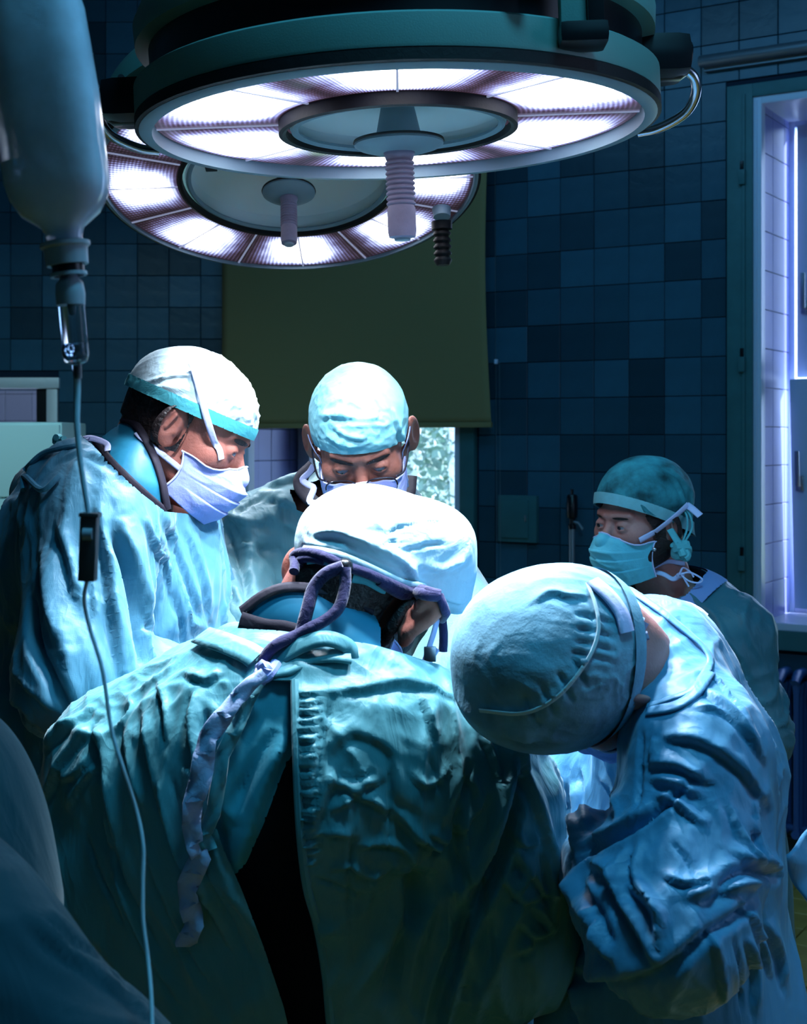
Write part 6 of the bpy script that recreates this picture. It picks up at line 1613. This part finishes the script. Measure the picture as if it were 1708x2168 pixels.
ribbon(q, wv_, g, 'strap_end', M['strap'], Cp, .0016, twist=tw)
strap2 = [(545, 1445), (525, 1480), (505, 1530), (490, 1560), (470, 1600), (462, 1660), (452, 1720), (430, 1770), (445, 1800)]
q = strap_line(strap2, .008); ribbon(q, .019, (.1, -1, .2), 'strap_end', M['gown_green'], Cp, .002, twist=.5 * np.where((np.arange(len(q)) // 3) % 2 == 0, 1, -1))
# headset strap with buckle by the right ear
fX = both(hC, capC_s)
pl = [(928, 1300), (918, 1340), (905, 1380), (895, 1412)]
ribbon(spline([P(x, y, 1.86) for x, y in pl], 5), .008, (.6, -.8, 0), 'headset_strap', M['tie'], Cp, .0016)
link('buckle', MB().box(-.008, .008, -.003, .003, -.010, .010, .002, Matrix.Translation(P(910, 1385, 1.85))).mesh('buckle'), M['steel'], Cp)
link('mask_edge', MB().tube(spline([P(922, 1372, 1.88), P(905, 1400, 1.88), P(890, 1425, 1.87)], 5), .006, 8).mesh('mask_edge'), M['tie'], Cp)
maskC, corC = mask_grid(HC, 'mask', M['mask_lilac'], Cp, hC)
finish_person(Cp, JC)

# ---------------------------------------------------------------- draped table and foreground drape
tbl = thing('operating_table', 'operating table under green drapes in the middle of the team', 'table', (-.02, 2.26, 0))
S = Sdf(); S.ell((-.02, 2.26, .93), (.21, .22, .10)); S.ell((-.02, 2.26, .99), (.12, .17, .07), None, .05)
S.cone((-.02, 2.26, .90), (-.02, 2.26, .45), .19, .20, .05)
skin_obj('drape', S, .009, M['gown_teal'], tbl, fields=[((-.02, 2.26, .7), .5, (0, 0, 1), 12, 2, .02)])
link('column', MB().lathe([(0, .04), (.09, .04), (.09, .9), (0, .9)], 24, Matrix.Translation((-.02, 2.26, 0))).mesh('column'), M['dullmetal'], tbl)
link('base', MB().box(-.22, .18, 2.06, 2.46, 0, .05, .015).mesh('base'), M['dullmetal'], tbl)
dr = thing('draped_trolley', 'tall trolley under a dark navy drape in the lower left foreground', 'draped trolley', (-.50, 1.30, 0))
S1 = Sdf(); S1.ell(P(-95, 1960, 1.36), (.098, .12, .215)); S1.cone(P(-140, 1900, 1.36), P(-60, 2500, 1.38), .07, .12, .06)
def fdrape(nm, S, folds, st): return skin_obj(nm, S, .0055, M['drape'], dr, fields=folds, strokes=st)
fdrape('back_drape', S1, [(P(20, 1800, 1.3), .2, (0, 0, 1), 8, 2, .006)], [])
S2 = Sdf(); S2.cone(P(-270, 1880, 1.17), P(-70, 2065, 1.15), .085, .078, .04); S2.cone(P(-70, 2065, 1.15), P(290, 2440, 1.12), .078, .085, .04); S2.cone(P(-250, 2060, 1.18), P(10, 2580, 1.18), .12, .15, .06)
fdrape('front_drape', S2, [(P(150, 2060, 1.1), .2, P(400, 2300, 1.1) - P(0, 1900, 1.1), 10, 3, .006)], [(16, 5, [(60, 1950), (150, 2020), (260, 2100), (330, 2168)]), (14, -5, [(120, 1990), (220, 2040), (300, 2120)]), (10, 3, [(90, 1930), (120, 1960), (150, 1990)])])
for (x_, y_) in ((-.80, 1.22), (-.42, 1.22), (-.80, 1.5), (-.42, 1.5)):
    link('leg', MB().tube([(x_, y_, .03), (x_, y_, .98)], .012, 10).mesh('leg'), M['steel'], dr)
link('shelf', MB().box(-.83, -.39, 1.19, 1.53, .60, .63, .004).mesh('shelf'), M['steel'], dr)
# green arm board with black clamp seen between the drapes
ab = thing('arm_board', 'yellow-green padded arm board with a black clamp between the drapes, lower left', 'arm board', P(160, 1870, 1.95))
link('pad', MB().tube([P(60, 1700, 1.98), P(130, 1840, 1.97), P(210, 1960, 1.96), P(300, 2080, 1.95)], [.02, .03, .03, .02], 16).mesh('pad'), M['yellowgreen'], ab)
link('clamp', MB().tube(spline([P(130, 1900, 1.90), P(145, 1872, 1.90), P(170, 1885, 1.90), P(185, 1915, 1.90), P(220, 1970, 1.9)], 5), .010, 10).mesh('clamp'), M['black'], ab)
link('bracket', MB().box(-.02, .02, -.01, .01, -.05, .02, .003, Matrix.Translation(P(165, 1905, 1.92))).mesh('bracket'), M['black'], ab)
